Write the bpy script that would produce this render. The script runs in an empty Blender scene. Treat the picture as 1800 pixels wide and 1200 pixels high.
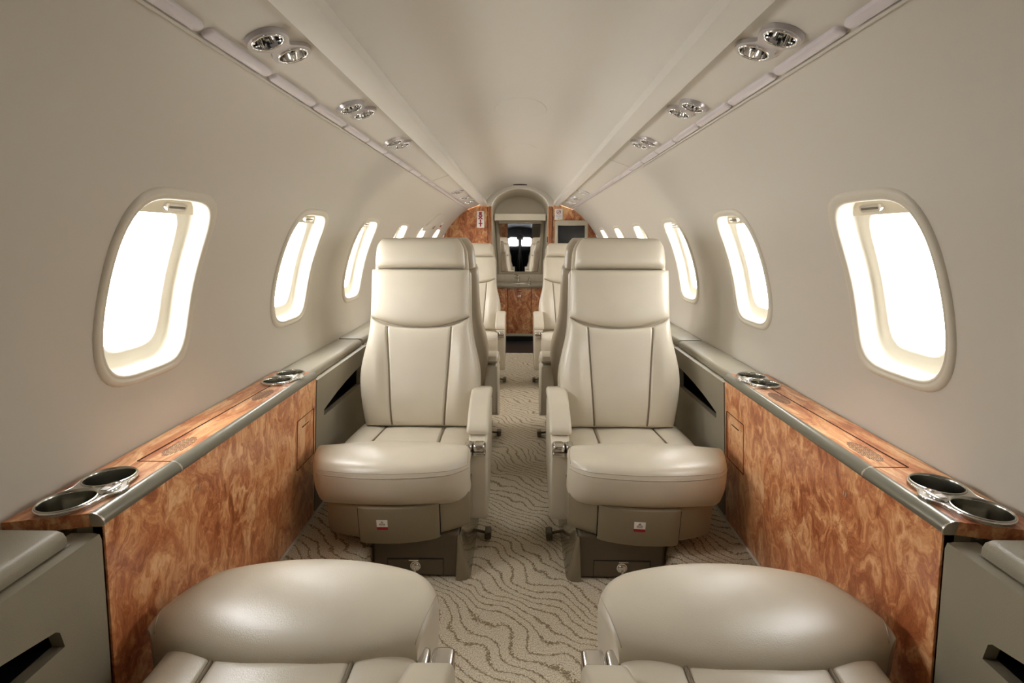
import bpy, bmesh, math, random
import numpy as np
from mathutils import Vector, Matrix
random.seed(4)
C = bpy.context.scene.collection
PI = math.pi
EYE = 1.03                       # camera height above the aisle floor

# ------------------------------------------------------------------ materials
def new_mat(name):
    m = bpy.data.materials.new(name); m.use_nodes = True
    nt = m.node_tree; b = nt.nodes['Principled BSDF']
    return m, nt, b
def lin(r, g, b):
    f = lambda c: (c/255/12.92) if c/255 <= .04045 else ((c/255+.055)/1.055)**2.4
    return (f(r), f(g), f(b), 1)
def N(nt, t, **kw):
    n = nt.nodes.new(t)
    for k, v in kw.items(): setattr(n, k, v)
    return n
def simple(name, col, rough=.5, metal=0., coat=0., spec=.5, bump=0., bscale=200., mott=0.):
    m, nt, b = new_mat(name)
    b.inputs['Base Color'].default_value = col
    b.inputs['Roughness'].default_value = rough
    b.inputs['Metallic'].default_value = metal
    b.inputs['Coat Weight'].default_value = coat
    b.inputs['Coat Roughness'].default_value = .08
    b.inputs['Specular IOR Level'].default_value = spec
    if bump or mott:
        tc = N(nt, 'ShaderNodeTexCoord')
        nz = N(nt, 'ShaderNodeTexNoise'); nz.inputs['Scale'].default_value = bscale; nz.inputs['Detail'].default_value = 3
        nt.links.new(tc.outputs['Object'], nz.inputs['Vector'])
        if bump:
            bp = N(nt, 'ShaderNodeBump'); bp.inputs['Strength'].default_value = bump; bp.inputs['Distance'].default_value = .001
            nt.links.new(nz.outputs['Fac'], bp.inputs['Height']); nt.links.new(bp.outputs['Normal'], b.inputs['Normal'])
        if mott:
            n2 = N(nt, 'ShaderNodeTexNoise'); n2.inputs['Scale'].default_value = 9; n2.inputs['Detail'].default_value = 4
            nt.links.new(tc.outputs['Object'], n2.inputs['Vector'])
            r = N(nt, 'ShaderNodeValToRGB')
            r.color_ramp.elements[0].position = .3; r.color_ramp.elements[1].position = .7
            r.color_ramp.elements[0].color = (col[0]*(1-mott), col[1]*(1-mott), col[2]*(1-mott), 1)
            r.color_ramp.elements[1].color = (col[0]*(1+mott), col[1]*(1+mott), col[2]*(1+mott), 1)
            nt.links.new(n2.outputs['Fac'], r.inputs['Fac']); nt.links.new(r.outputs['Color'], b.inputs['Base Color'])
    return m
M = {}
def leather(name, col, rough=.36):
    m, nt, b = new_mat(name)
    tc = N(nt, 'ShaderNodeTexCoord')
    v = N(nt, 'ShaderNodeTexVoronoi'); v.inputs['Scale'].default_value = 520
    n = N(nt, 'ShaderNodeTexNoise'); n.inputs['Scale'].default_value = 28; n.inputs['Detail'].default_value = 4
    n2 = N(nt, 'ShaderNodeTexNoise'); n2.inputs['Scale'].default_value = 7
    for q in (v, n, n2): nt.links.new(tc.outputs['Object'], q.inputs['Vector'])
    ad = N(nt, 'ShaderNodeMath', operation='MULTIPLY_ADD'); ad.inputs[1].default_value = 1.5
    nt.links.new(n.outputs['Fac'], ad.inputs[0]); nt.links.new(v.outputs['Distance'], ad.inputs[2])
    bp = N(nt, 'ShaderNodeBump'); bp.inputs['Strength'].default_value = .14; bp.inputs['Distance'].default_value = .0012
    nt.links.new(ad.outputs[0], bp.inputs['Height']); nt.links.new(bp.outputs['Normal'], b.inputs['Normal'])
    r = N(nt, 'ShaderNodeValToRGB')
    r.color_ramp.elements[0].position = .3; r.color_ramp.elements[1].position = .7
    r.color_ramp.elements[0].color = tuple(c*.95 for c in col[:3])+(1,)
    r.color_ramp.elements[1].color = tuple(min(1, c*1.04) for c in col[:3])+(1,)
    nt.links.new(n2.outputs['Fac'], r.inputs['Fac']); nt.links.new(r.outputs['Color'], b.inputs['Base Color'])
    b.inputs['Roughness'].default_value = rough
    b.inputs['Specular IOR Level'].default_value = .62
    return m
def burl(name, k=1.0, stretch=(1, .8, .55)):
    m, nt, b = new_mat(name)
    tc = N(nt, 'ShaderNodeTexCoord')
    mp = N(nt, 'ShaderNodeMapping'); mp.inputs['Scale'].default_value = stretch
    nt.links.new(tc.outputs['Object'], mp.inputs['Vector'])
    n1 = N(nt, 'ShaderNodeTexNoise'); n1.inputs['Scale'].default_value = 12; n1.inputs['Detail'].default_value = 3
    nt.links.new(mp.outputs[0], n1.inputs['Vector'])
    mul = N(nt, 'ShaderNodeVectorMath', operation='MULTIPLY_ADD'); mul.inputs[1].default_value = (.2, .2, .16)
    nt.links.new(n1.outputs['Color'], mul.inputs[0]); nt.links.new(mp.outputs[0], mul.inputs[2])
    n2 = N(nt, 'ShaderNodeTexNoise'); n2.inputs['Scale'].default_value = 21; n2.inputs['Detail'].default_value = 8
    n2.inputs['Roughness'].default_value = .62; n2.inputs['Distortion'].default_value = .6
    nt.links.new(mul.outputs[0], n2.inputs['Vector'])
    n3 = N(nt, 'ShaderNodeTexNoise'); n3.inputs['Scale'].default_value = 110; n3.inputs['Detail'].default_value = 4; n3.inputs['Distortion'].default_value = 1.2
    nt.links.new(mul.outputs[0], n3.inputs['Vector'])
    n4 = N(nt, 'ShaderNodeTexNoise'); n4.inputs['Scale'].default_value = 4.5; n4.inputs['Detail'].default_value = 2
    nt.links.new(mp.outputs[0], n4.inputs['Vector'])
    a = N(nt, 'ShaderNodeMath', operation='MULTIPLY_ADD'); a.inputs[1].default_value = .27
    nt.links.new(n3.outputs['Fac'], a.inputs[0]); nt.links.new(n2.outputs['Fac'], a.inputs[2])
    a2 = N(nt, 'ShaderNodeMath', operation='MULTIPLY_ADD'); a2.inputs[1].default_value = .3
    nt.links.new(n4.outputs['Fac'], a2.inputs[0]); nt.links.new(a.outputs[0], a2.inputs[2])
    r = N(nt, 'ShaderNodeValToRGB'); e = r.color_ramp.elements
    e[0].position = .58; e[0].color = tuple(c*k for c in lin(150, 84, 50)[:3])+(1,)
    e[1].position = .95; e[1].color = tuple(c*k for c in lin(240, 196, 148)[:3])+(1,)
    for p, c in ((.68, lin(178, 106, 66)), (.76, lin(200, 130, 86)), (.83, lin(220, 158, 108))):
        q = e.new(p); q.color = tuple(x*k for x in c[:3])+(1,)
    nt.links.new(a2.outputs[0], r.inputs['Fac']); nt.links.new(r.outputs['Color'], b.inputs['Base Color'])
    b.inputs['Roughness'].default_value = .32
    b.inputs['Coat Weight'].default_value = .35; b.inputs['Coat Roughness'].default_value = .06
    return m
def carpet(name):
    m, nt, b = new_mat(name)
    tc = N(nt, 'ShaderNodeTexCoord')
    n1 = N(nt, 'ShaderNodeTexNoise'); n1.inputs['Scale'].default_value = 3.4; n1.inputs['Detail'].default_value = 1.5
    n5 = N(nt, 'ShaderNodeTexNoise'); n5.inputs['Scale'].default_value = 11; n5.inputs['Detail'].default_value = 1
    n2 = N(nt, 'ShaderNodeTexNoise'); n2.inputs['Scale'].default_value = 300; n2.inputs['Detail'].default_value = 2
    n3 = N(nt, 'ShaderNodeTexNoise'); n3.inputs['Scale'].default_value = 150; n3.inputs['Detail'].default_value = 1
    for q in (n1, n2, n3, n5): nt.links.new(tc.outputs['Object'], q.inputs['Vector'])
    dt = N(nt, 'ShaderNodeVectorMath', operation='DOT_PRODUCT'); dt.inputs[1].default_value = (.62, .72, .4)
    nt.links.new(tc.outputs['Object'], dt.inputs[0])
    a = N(nt, 'ShaderNodeMath', operation='MULTIPLY_ADD'); a.inputs[1].default_value = .26
    nt.links.new(n1.outputs['Fac'], a.inputs[0]); nt.links.new(dt.outputs['Value'], a.inputs[2])
    a0 = N(nt, 'ShaderNodeMath', operation='MULTIPLY_ADD'); a0.inputs[1].default_value = .05
    nt.links.new(n5.outputs['Fac'], a0.inputs[0]); nt.links.new(a.outputs[0], a0.inputs[2])
    a3 = N(nt, 'ShaderNodeMath', operation='MULTIPLY_ADD'); a3.inputs[1].default_value = .016
    nt.links.new(n3.outputs['Fac'], a3.inputs[0]); nt.links.new(a0.outputs[0], a3.inputs[2])
    mu = N(nt, 'ShaderNodeMath', operation='MULTIPLY'); mu.inputs[1].default_value = 34
    nt.links.new(a3.outputs[0], mu.inputs[0])
    fr = N(nt, 'ShaderNodeMath', operation='FRACT'); nt.links.new(mu.outputs[0], fr.inputs[0])
    pp = N(nt, 'ShaderNodeMath', operation='PINGPONG'); pp.inputs[1].default_value = .5
    nt.links.new(fr.outputs[0], pp.inputs[0])
    r = N(nt, 'ShaderNodeValToRGB'); e = r.color_ramp.elements
    e[0].position = .03; e[0].color = lin(146, 130, 102)
    e[1].position = .13; e[1].color = lin(216, 205, 182)
    nt.links.new(pp.outputs[0], r.inputs['Fac'])
    mx = N(nt, 'ShaderNodeMix', data_type='RGBA', blend_type='MULTIPLY'); mx.inputs[0].default_value = .7
    r2 = N(nt, 'ShaderNodeValToRGB'); r2.color_ramp.elements[0].position = .3; r2.color_ramp.elements[1].position = .62
    r2.color_ramp.elements[0].color = (.32, .31, .29, 1); r2.color_ramp.elements[1].color = (1.15, 1.15, 1.15, 1)
    nt.links.new(n2.outputs['Fac'], r2.inputs['Fac'])
    nt.links.new(r.outputs['Color'], mx.inputs[6]); nt.links.new(r2.outputs['Color'], mx.inputs[7])
    nt.links.new(mx.outputs[2], b.inputs['Base Color'])
    bp = N(nt, 'ShaderNodeBump'); bp.inputs['Strength'].default_value = .8; bp.inputs['Distance'].default_value = .004
    nt.links.new(n2.outputs['Fac'], bp.inputs['Height']); nt.links.new(bp.outputs['Normal'], b.inputs['Normal'])
    b.inputs['Roughness'].default_value = .95; b.inputs['Specular IOR Level'].default_value = .1
    return m
def glass(name, tint=(1, 1, 1), gloss=.06):
    m, nt, b = new_mat(name)
    t = N(nt, 'ShaderNodeBsdfTransparent'); t.inputs['Color'].default_value = (*tint, 1)
    g = N(nt, 'ShaderNodeBsdfGlossy'); g.inputs['Roughness'].default_value = .02
    mx = N(nt, 'ShaderNodeMixShader'); mx.inputs[0].default_value = gloss
    nt.links.new(t.outputs[0], mx.inputs[1]); nt.links.new(g.outputs[0], mx.inputs[2])
    nt.links.new(mx.outputs[0], nt.nodes['Material Output'].inputs['Surface'])
    return m
def brushed(name, col, rough, sc):
    m = simple(name, col, rough, 1.)
    nt = m.node_tree; b = nt.nodes['Principled BSDF']
    tc = N(nt, 'ShaderNodeTexCoord'); mp = N(nt, 'ShaderNodeMapping'); mp.inputs['Scale'].default_value = sc
    n = N(nt, 'ShaderNodeTexNoise'); n.inputs['Scale'].default_value = 60; n.inputs['Detail'].default_value = 2
    nt.links.new(tc.outputs['Object'], mp.inputs['Vector']); nt.links.new(mp.outputs[0], n.inputs['Vector'])
    bp = N(nt, 'ShaderNodeBump'); bp.inputs['Strength'].default_value = .1; bp.inputs['Distance'].default_value = .0005
    nt.links.new(n.outputs['Fac'], bp.inputs['Height']); nt.links.new(bp.outputs['Normal'], b.inputs['Normal'])
    return m
M['wall'] = simple('wall_liner', lin(208, 202, 190), .62, bump=.10, bscale=700)
M['ceil'] = simple('ceiling_liner', lin(204, 198, 186), .62, bump=.10, bscale=700)
M['psu'] = simple('overhead_panel_leather', lin(206, 200, 188), .5, bump=.12, bscale=500)
M['bezel'] = simple('window_bezel_plastic', lin(214, 207, 190), .42)
M['reveal'] = simple('window_reveal_white', lin(232, 228, 216), .5)
M['lining'] = simple('window_lining_cream', lin(230, 224, 206), .5)
M['shade'] = simple('window_shade_fabric', lin(206, 196, 172), .7)
M['leather'] = leather('seat_leather', lin(201, 192, 173), .31)
M['leather_side'] = leather('seat_shell_leather', lin(178, 167, 146), .36)
M['piping'] = simple('dark_piping', lin(116, 104, 82), .5)
M['plastic'] = simple('taupe_plastic', lin(134, 122, 98), .42, bump=.05, bscale=900)
M['plastic_dark'] = simple('dark_taupe_plastic', lin(92, 82, 64), .38)
M['ledge'] = leather('ledge_leather', lin(148, 141, 123), .45)
M['black'] = simple('slot_black', (.006, .006, .008, 1), .35)
M['burl'] = burl('burl_veneer', 1.15, (1.1, .9, .5))
M['burl_top'] = burl('burl_veneer_top', .95, (1.3, .28, 1))
M['burl_aft'] = burl('burl_veneer_aft', .85)
M['woodedge'] = simple('wood_edge', lin(176, 110, 62), .35, coat=.4, mott=.25)
M['line'] = simple('dark_seam', lin(74, 40, 20), .6)
M['rail'] = brushed('satin_pewter', lin(132, 129, 116), .3, (1, .05, 1)); M['rail'].node_tree.nodes['Principled BSDF'].inputs['Metallic'].default_value = .35
M['chrome'] = simple('polished_chrome', (.82, .81, .79, 1), .09, 1.)
M['lightbezel'] = simple('light_bezel_silver', lin(186, 180, 178), .3, .35)
M['latch'] = simple('brushed_latch_metal', lin(214, 210, 204), .2, 1.)
M['valance'] = simple('valance_plastic', lin(214, 209, 198), .5)
M['grille'] = simple('grille_grey', lin(96, 80, 66), .6)
M['cup'] = simple('cup_steel', lin(190, 188, 178), .22, 1.)
M['satin'] = brushed('satin_nickel', lin(205, 200, 190), .28, (.2, 1, 1))
M['clearplastic'] = simple('scuffed_clear_plastic', lin(120, 108, 86), .12, coat=.8)
M['carpet'] = carpet('wavy_carpet')
M['darkfloor'] = simple('dark_vinyl', (.012, .011, .01, 1), .5)
M['glass'] = glass('window_glass')
M['lens'] = simple('milky_lens', lin(214, 206, 208), .3, coat=.3)
M['mirror'] = simple('mirror_silver', (.9, .9, .9, 1), .015, 1.)
M['stone'] = simple('stone_counter', lin(168, 156, 132), .2, coat=.5, bump=.02, mott=.18)
M['lav'] = simple('lavatory_liner', lin(206, 200, 186), .6)
M['lavtrim'] = simple('lavatory_trim', lin(176, 168, 150), .55)
M['white'] = simple('sign_white', lin(236, 232, 226), .5)
M['red'] = simple('sign_red', lin(150, 22, 38), .5)
M['ink'] = simple('sign_ink', lin(60, 60, 66), .6)
M['greyink'] = simple('sign_grey_ink', lin(186, 176, 174), .6)
M['bezelgrey'] = simple('monitor_bezel', lin(182, 172, 150), .45)
M['screen'] = simple('monitor_screen', (.008, .009, .012, 1), .12)
M['darkgrey'] = simple('cockpit_grey', lin(92, 94, 98), .7)
M['blackcloth'] = simple('black_cloth', (.004, .004, .004, 1), .95, spec=.1)
M['blackmetal'] = simple('black_anodised', (.015, .015, .016, 1), .4)

# ------------------------------------------------------------------ object helpers
def wloc(o):
    v = Vector((0, 0, 0))
    while o is not None:
        v = v + Vector(o.location); o = o.parent
    return v
def thing(name, label, cat, loc, group=None, kind=None):
    o = bpy.data.objects.new(name, None); C.objects.link(o)
    o.location = loc; o.empty_display_size = .1
    if kind: o['kind'] = kind
    else:
        o['label'] = label; o['category'] = cat
    if label: o['label'] = label
    if group: o['group'] = group
    return o
def obj(name, bm, mat, parent=None, label=None, cat=None, group=None, kind=None, smooth=40, wn=False, recalc=True, normals=None):
    """link one mesh object; bm is in world coordinates (or the seat's own coordinates)"""
    if recalc: bmesh.ops.recalc_face_normals(bm, faces=bm.faces)
    if parent is not None: org = wloc(parent)
    else:
        lo = [min(v.co[i] for v in bm.verts) for i in range(3)]; hi = [max(v.co[i] for v in bm.verts) for i in range(3)]
        org = Vector(((lo[0]+hi[0])/2, (lo[1]+hi[1])/2, lo[2])) if kind != 'structure' else Vector((0, 0, 0))
    bmesh.ops.translate(bm, verts=bm.verts, vec=-org)
    me = bpy.data.meshes.new(name); bm.to_mesh(me); bm.free()
    if smooth:
        me.polygons.foreach_set('use_smooth', [True]*len(me.polygons))
        if smooth < 180: me.set_sharp_from_angle(angle=math.radians(smooth))
    if mat is not None: me.materials.append(mat)
    o = bpy.data.objects.new(name, me); C.objects.link(o)
    if parent is not None: o.parent = parent
    else: o.location = org
    if wn:
        w = o.modifiers.new('wn', 'WEIGHTED_NORMAL'); w.keep_sharp = True
    if label: o['label'] = label
    if cat: o['category'] = cat
    if group: o['group'] = group
    if kind: o['kind'] = kind
    return o
def B(): return bmesh.new()
def abox(bm, x0, x1, y0, y1, z0, z1, bev=0., seg=3, xf=None):
    r = bmesh.ops.create_cube(bm, size=1)
    vs = r['verts']
    for v in vs:
        v.co = Vector((x0+(v.co.x+.5)*(x1-x0), y0+(v.co.y+.5)*(y1-y0), z0+(v.co.z+.5)*(z1-z0)))
    if xf is not None:
        for v in vs: v.co = xf(v.co)
    if bev:
        es = list({e for v in vs for e in v.link_edges})
        bmesh.ops.bevel(bm, geom=es, offset=bev, segments=seg, profile=.5, affect='EDGES')
    return bm
def box(*a, **k): return abox(B(), *a, **k)
def aprism(bm, pts, fn0, fn1, bev=0., seg=2):
    """closed polygon pts (list of 2-tuples) mapped by fn0 / fn1 to the two ends"""
    a = [bm.verts.new(fn0(*p)) for p in pts]; b = [bm.verts.new(fn1(*p)) for p in pts]
    n = len(pts)
    fs = [bm.faces.new(a), bm.faces.new(list(reversed(b)))]
    for i in range(n): fs.append(bm.faces.new((a[i], b[i], b[(i+1) % n], a[(i+1) % n])))
    if bev:
        es = list({e for f in fs[:2] for e in f.edges})
        bmesh.ops.recalc_face_normals(bm, faces=fs)
        bmesh.ops.bevel(bm, geom=es, offset=bev, segments=seg, profile=.5, affect='EDGES')
    return bm
def prism(*a, **k): return aprism(B(), *a, **k)
def agrid(bm, P, closeu=False, closev=False):
    """P[i][j] points"""
    V = [[bm.verts.new(p) for p in row] for row in P]
    nu, nv = len(V), len(V[0])
    for i in range(nu if closeu else nu-1):
        for j in range(nv if closev else nv-1):
            a, b, c, d = V[i][j], V[(i+1) % nu][j], V[(i+1) % nu][(j+1) % nv], V[i][(j+1) % nv]
            try: bm.faces.new((a, b, c, d))
            except ValueError: pass
    return V
def cap(bm, ring):
    try: bm.faces.new(ring)
    except ValueError: pass
def atube(bm, pts, r, n=8, caps=True, closed=False):
    pts = [Vector(p) for p in pts]; rows = []
    m = len(pts); up = None
    for i, p in enumerate(pts):
        d = (pts[(i+1) % m]-pts[i-1]) if closed else (pts[min(i+1, m-1)]-pts[max(i-1, 0)])
        d.normalize()
        if up is None: up = Vector((0, 0, 1)) if abs(d.z) < .9 else Vector((1, 0, 0))
        s = d.cross(up).normalized(); up = s.cross(d).normalized()
        rr = r[i] if isinstance(r, (list, tuple)) else r
        rows.append([p+s*(rr*math.cos(2*PI*k/n))+up*(rr*math.sin(2*PI*k/n)) for k in range(n)])
    V = agrid(bm, rows, closeu=closed, closev=True)
    if caps and not closed: cap(bm, list(reversed(V[0]))); cap(bm, V[-1])
    return bm
def tube(*a, **k): return atube(B(), *a, **k)
def alathe(bm, prof, c=(0, 0, 0), axis=Vector((0, 0, 1)), n=40):
    """prof: (radius, height) pairs, turned about axis through c"""
    axis = Vector(axis).normalized(); c = Vector(c)
    e = Vector((1, 0, 0)) if abs(axis.x) < .8 else Vector((0, 1, 0))
    u = axis.cross(e).normalized(); w = axis.cross(u)
    rows = [[c+axis*h+(u*math.cos(2*PI*k/n)+w*math.sin(2*PI*k/n))*max(r, 1e-5) for k in range(n)] for r, h in prof]
    V = agrid(bm, rows, closev=True)
    if prof[0][0] > 1e-4 and len(prof) > 1: pass
    return bm
def lathe(*a, **k): return alathe(B(), *a, **k)
def plate(loops, fn, thick_fn):
    """flat plate with holes: loops[0] outer, others holes (2-tuples); fn maps front face, thick_fn the back face"""
    bm = B(); es = []; rings = []
    for lp in loops:
        vs = [bm.verts.new((p[0], p[1], 0)) for p in lp]; rings.append(vs)
        for i in range(len(vs)): es.append(bm.edges.new((vs[i], vs[(i+1) % len(vs)])))
    bmesh.ops.triangle_fill(bm, use_beauty=True, use_dissolve=False, edges=es)
    front = list(bm.faces)
    mp = {v: bm.verts.new((v.co.x, v.co.y, 1)) for r in rings for v in r}
    for f in front: bm.faces.new([mp[v] for v in reversed(f.verts)])
    for r in rings:
        for i in range(len(r)):
            a, b = r[i], r[(i+1) % len(r)]
            bm.faces.new((a, b, mp[b], mp[a]))
    for v in bm.verts:
        v.co = Vector(fn(v.co.x, v.co.y)) if v.co.z < .5 else Vector(thick_fn(v.co.x, v.co.y))
    return bm
def circ(cx, cy, r, n=40): return [(cx+r*math.cos(2*PI*k/n), cy+r*math.sin(2*PI*k/n)) for k in range(n)]
def rrect(cx, cy, w, h, r, n=6):
    pts = []
    for k, (sx, sy) in enumerate(((1, 1), (-1, 1), (-1, -1), (1, -1))):
        for i in range(n+1):
            a = PI/2*(k+i/n); pts.append((cx+sx*(w/2-r)+r*math.cos(a), cy+sy*(h/2-r)+r*math.sin(a)))
    return pts
class Spl:
    """natural cubic spline"""
    def __init__(s, x, y):
        x = np.array(x, float); y = np.array(y, float); n = len(x); h = np.diff(x)
        A = np.zeros((n, n)); b = np.zeros(n); A[0, 0] = A[-1, -1] = 1
        for i in range(1, n-1):
            A[i, i-1] = h[i-1]; A[i, i] = 2*(h[i-1]+h[i]); A[i, i+1] = h[i]
            b[i] = 6*((y[i+1]-y[i])/h[i]-(y[i]-y[i-1])/h[i-1])
        s.m = np.linalg.solve(A, b); s.x, s.y, s.h = x, y, h
    def __call__(s, t):
        i = int(min(max(np.searchsorted(s.x, t)-1, 0), len(s.h)-1)); h = s.h[i]
        a = (s.x[i+1]-t)/h; b = (t-s.x[i])/h
        return float(a*s.y[i]+b*s.y[i+1]+((a**3-a)*s.m[i]+(b**3-b)*s.m[i+1])*h*h/6)
def sstep(a, b, x):
    t = min(max((x-a)/(b-a), 0), 1); return t*t*(3-2*t)
def copy_tree(o, parent=None):
    c = o.copy(); C.objects.link(c); c.parent = parent
    for ch in list(o.children): copy_tree(ch, c)
    return c

# ------------------------------------------------------------------ cabin shell
prof = Spl([-1.06, -.85, -.7, -.56, -.42, -.32, -.22, -.12, -.02, .08, .15, .20, .25, .285, .305],
           [.64, .705, .738, .762, .778, .789, .783, .760, .722, .672, .634, .600, .556, .513, .483])
Y0, Y1 = -.62, 4.90
def tap(y, z): return z-.011*y*sstep(-.02, .26, z)      # the ceiling drops a little towards the tail
def wallpt(s, y, z, h=0.):
    """point on the side wall (z relative to the eye); h metres towards the aisle"""
    d = (prof(z+.002)-prof(z-.002))/.004
    n = Vector((-1, 0, d)).normalized()
    return Vector((s*(prof(z)+n.x*h), y, EYE+tap(y, z)+n.z*h))
def walln(s, z):
    d = (prof(z+.002)-prof(z-.002))/.004
    return Vector((-s, 0, d)).normalized()
WY = [1.066, 1.757, 2.43, 3.10, 3.74, 4.40]
HW, HH, ZC, NE = .147, .196, -.100, 4.3
NA = 72
def wpt(a, d):
    """window outline inset by d, direction angle a -> (dy, z)"""
    c, s_ = math.cos(a), math.sin(a)
    hw, hh = HW-d, HH-d
    r = (abs(c/hw)**NE+abs(s_/hh)**NE)**(-1/NE)
    return r*c, ZC+r*s_
def win_angles():
    pts = [wpt(2*PI*k/720, 0) for k in range(721)]
    L = [0]
    for i in range(720): L.append(L[-1]+math.hypot(pts[i+1][0]-pts[i][0], pts[i+1][1]-pts[i][1]))
    return [float(np.interp(L[-1]*k/NA, L, np.linspace(0, 2*PI, 721))) for k in range(NA)]
WA = win_angles()
ZB, ZT = -.345, .145
def build_wall(s, name):
    bm = B(); nrm = []
    edges = [.73]+[(WY[i]+WY[i+1])/2 for i in range(5)]+[4.75]
    zs_lo = np.linspace(-1.06, ZB, 20); zs_hi = np.linspace(ZT, .305, 18); zs_all = np.linspace(-1.06, .305, 54)
    def strip(y0, y1, zs, ny):
        agrid(bm, [[wallpt(s, y, z) for z in zs] for y in np.linspace(y0, y1, ny)])
    def edge_z(i, side):
        zz = [ZB, ZT]
        for a in WA:
            c, s_ = math.cos(a), math.sin(a)
            if abs(c) < 1e-6 or (c > 0) != (side > 0): continue
            k = (edges[i+(1 if side > 0 else 0)]-WY[i])/c
            if ZB < ZC+k*s_ < ZT: zz.append(ZC+k*s_)
        return sorted(zz)
    for (ya, yb, ny, i, side) in ((Y0, edges[0], 10, 0, -1), (edges[-1], Y1+.04, 3, 5, 1)):
        strip(ya, yb, zs_lo, ny); strip(ya, yb, edge_z(i, side), ny); strip(ya, yb, zs_hi, ny)
    for i in range(6):
        y0, y1 = edges[i], edges[i+1]
        strip(y0, y1, zs_lo, 4); strip(y0, y1, zs_hi, 4)
        rows = []
        corners = [(y0-WY[i], ZB), (y1-WY[i], ZB), (y1-WY[i], ZT), (y0-WY[i], ZT)]
        angs = sorted(WA+[math.atan2(c[1]-ZC, c[0]) % (2*PI) for c in corners])
        for a in angs:
            h = wpt(a, .006); c, s_ = math.cos(a), math.sin(a)
            k = min([((y1 if c > 0 else y0)-WY[i])/c if abs(c) > 1e-6 else 9, ((ZT if s_ > 0 else ZB)-ZC)/s_ if abs(s_) > 1e-6 else 9])
            o = (k*c, ZC+k*s_)
            rows.append([wallpt(s, WY[i]+h[0]+(o[0]-h[0])*t, h[1]+(o[1]-h[1])*t) for t in np.linspace(0, 1, 11)])
        agrid(bm, rows, closeu=True)
    bmesh.ops.remove_doubles(bm, verts=bm.verts, dist=1e-5)
    bm.normal_update()
    for f in bm.faces:
        if f.normal.dot(walln(s, min(f.calc_center_median().z-EYE, .30))) < 0: f.normal_flip()
    o = obj(name, bm, M['wall'], kind='structure', recalc=False, smooth=180)
    me = o.data; ns = []
    for v in me.vertices:
        z = v.co.z-EYE
        # undo the taper approximately to find the profile height
        zz = z
        for _ in range(4): zz = z+.011*v.co.y*sstep(-.02, .26, zz)
        ns.append(walln(s, min(zz, .303)))
    me.normals_split_custom_set_from_vertices(ns)
    o['label'] = 'cream curved cabin side wall with oval windows, %s of the aisle' % ('left' if s < 0 else 'right')
    return o
build_wall(-1, 'wall_left'); build_wall(1, 'wall_right')

def build_window(s, i, n):
    yc = WY[i]
    root = thing('window_%d' % n, 'rounded aircraft window %s in the %s wall, counted from the camera' % (['first', 'second', 'third', 'fourth', 'fifth', 'sixth'][i], 'left' if s < 0 else 'right'),
                 None, tuple(wallpt(s, yc, ZC-HH)), kind='structure')
    def ring(prof_pts):
        rows = []
        for a in WA:
            row = []
            for d, h in prof_pts:
                p = wpt(a, d); row.append(wallpt(s, yc+p[0], p[1], h))
            rows.append(row)
        return rows
    bm = B(); agrid(bm, ring([(-.001, -.002), (0, .003), (.004, .006), (.010, .0065), (.014, .004), (.0155, .0045), (.019, .0045), (.022, .002), (.0235, -.004), (.024, -.012)]), closeu=True)
    obj('frame', bm, M['bezel'], root, smooth=60, recalc=False)
    bm = B(); agrid(bm, ring([(.024, -.010), (.0245, -.020), (.026, -.032)]), closeu=True)
    obj('reveal', bm, M['reveal'], root, smooth=180, recalc=False)
    bm = B(); agrid(bm, ring([(.026, -.032), (.0275, -.0365), (.032, -.0385), (.044, -.0385), (.056, -.037), (.060, -.0375), (.061, -.043)]), closeu=True)
    obj('lining', bm, M['lining'], root, smooth=180, recalc=False)
    # notched inner seal below the glass
    bm = B(); rows = []
    for q, h0 in ((.0, -.046), (1., -.048)):
        rows.append([wallpt(s, yc+wpt(a, .060)[0], wpt(a, .060)[1], h0) for a in WA])
    V = agrid(bm, rows, closev=True)
    cap(bm, V[0]); cap(bm, list(reversed(V[1])))
    obj('pane', bm, M['glass'], root, smooth=0)
    # partly lowered shade: curved sheet in the top of the opening
    zlow = ZC+HH-.062
    bm = B(); rows = []
    for t in np.linspace(0, 1, 10):
        z = zlow+(ZC+HH-.026-zlow)*t
        hw_ = (HW-.026)*max(0, 1-(abs(z-ZC)/(HH-.025))**NE)**(1/NE)
        rows.append([wallpt(s, yc+hw_*u, z, -.031) for u in np.linspace(-1, 1, 24)])
    agrid(bm, rows)
    rows2 = [[p+Vector((s*.005, 0, 0)) for p in rows[0]], rows[0]]
    agrid(bm, rows2)
    sh = obj('shade', bm, M['shade'], root, smooth=180, recalc=False)
    # chrome pull
    zc = zlow+.016
    bm = B()
    q = rrect(0, 0, .066, .015, .0074)
    def hf(h, k): return lambda a, b: wallpt(s, yc+.035+a*k, zc+b*k, -.031+h)
    aprism(bm, q, hf(0, 1), hf(.008, .94))
    obj('handle', bm, M['chrome'], sh, smooth=50)
    bm = B(); q = rrect(0, 0, .052, .0045, .002)
    aprism(bm, q, hf(.0078, 1), hf(.0086, .98))
    obj('grip_slot', bm, M['plastic_dark'], sh, smooth=50)
    return root
for i in range(6):
    build_window(-1, i, i+1); build_window(1, i, i+7)

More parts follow.
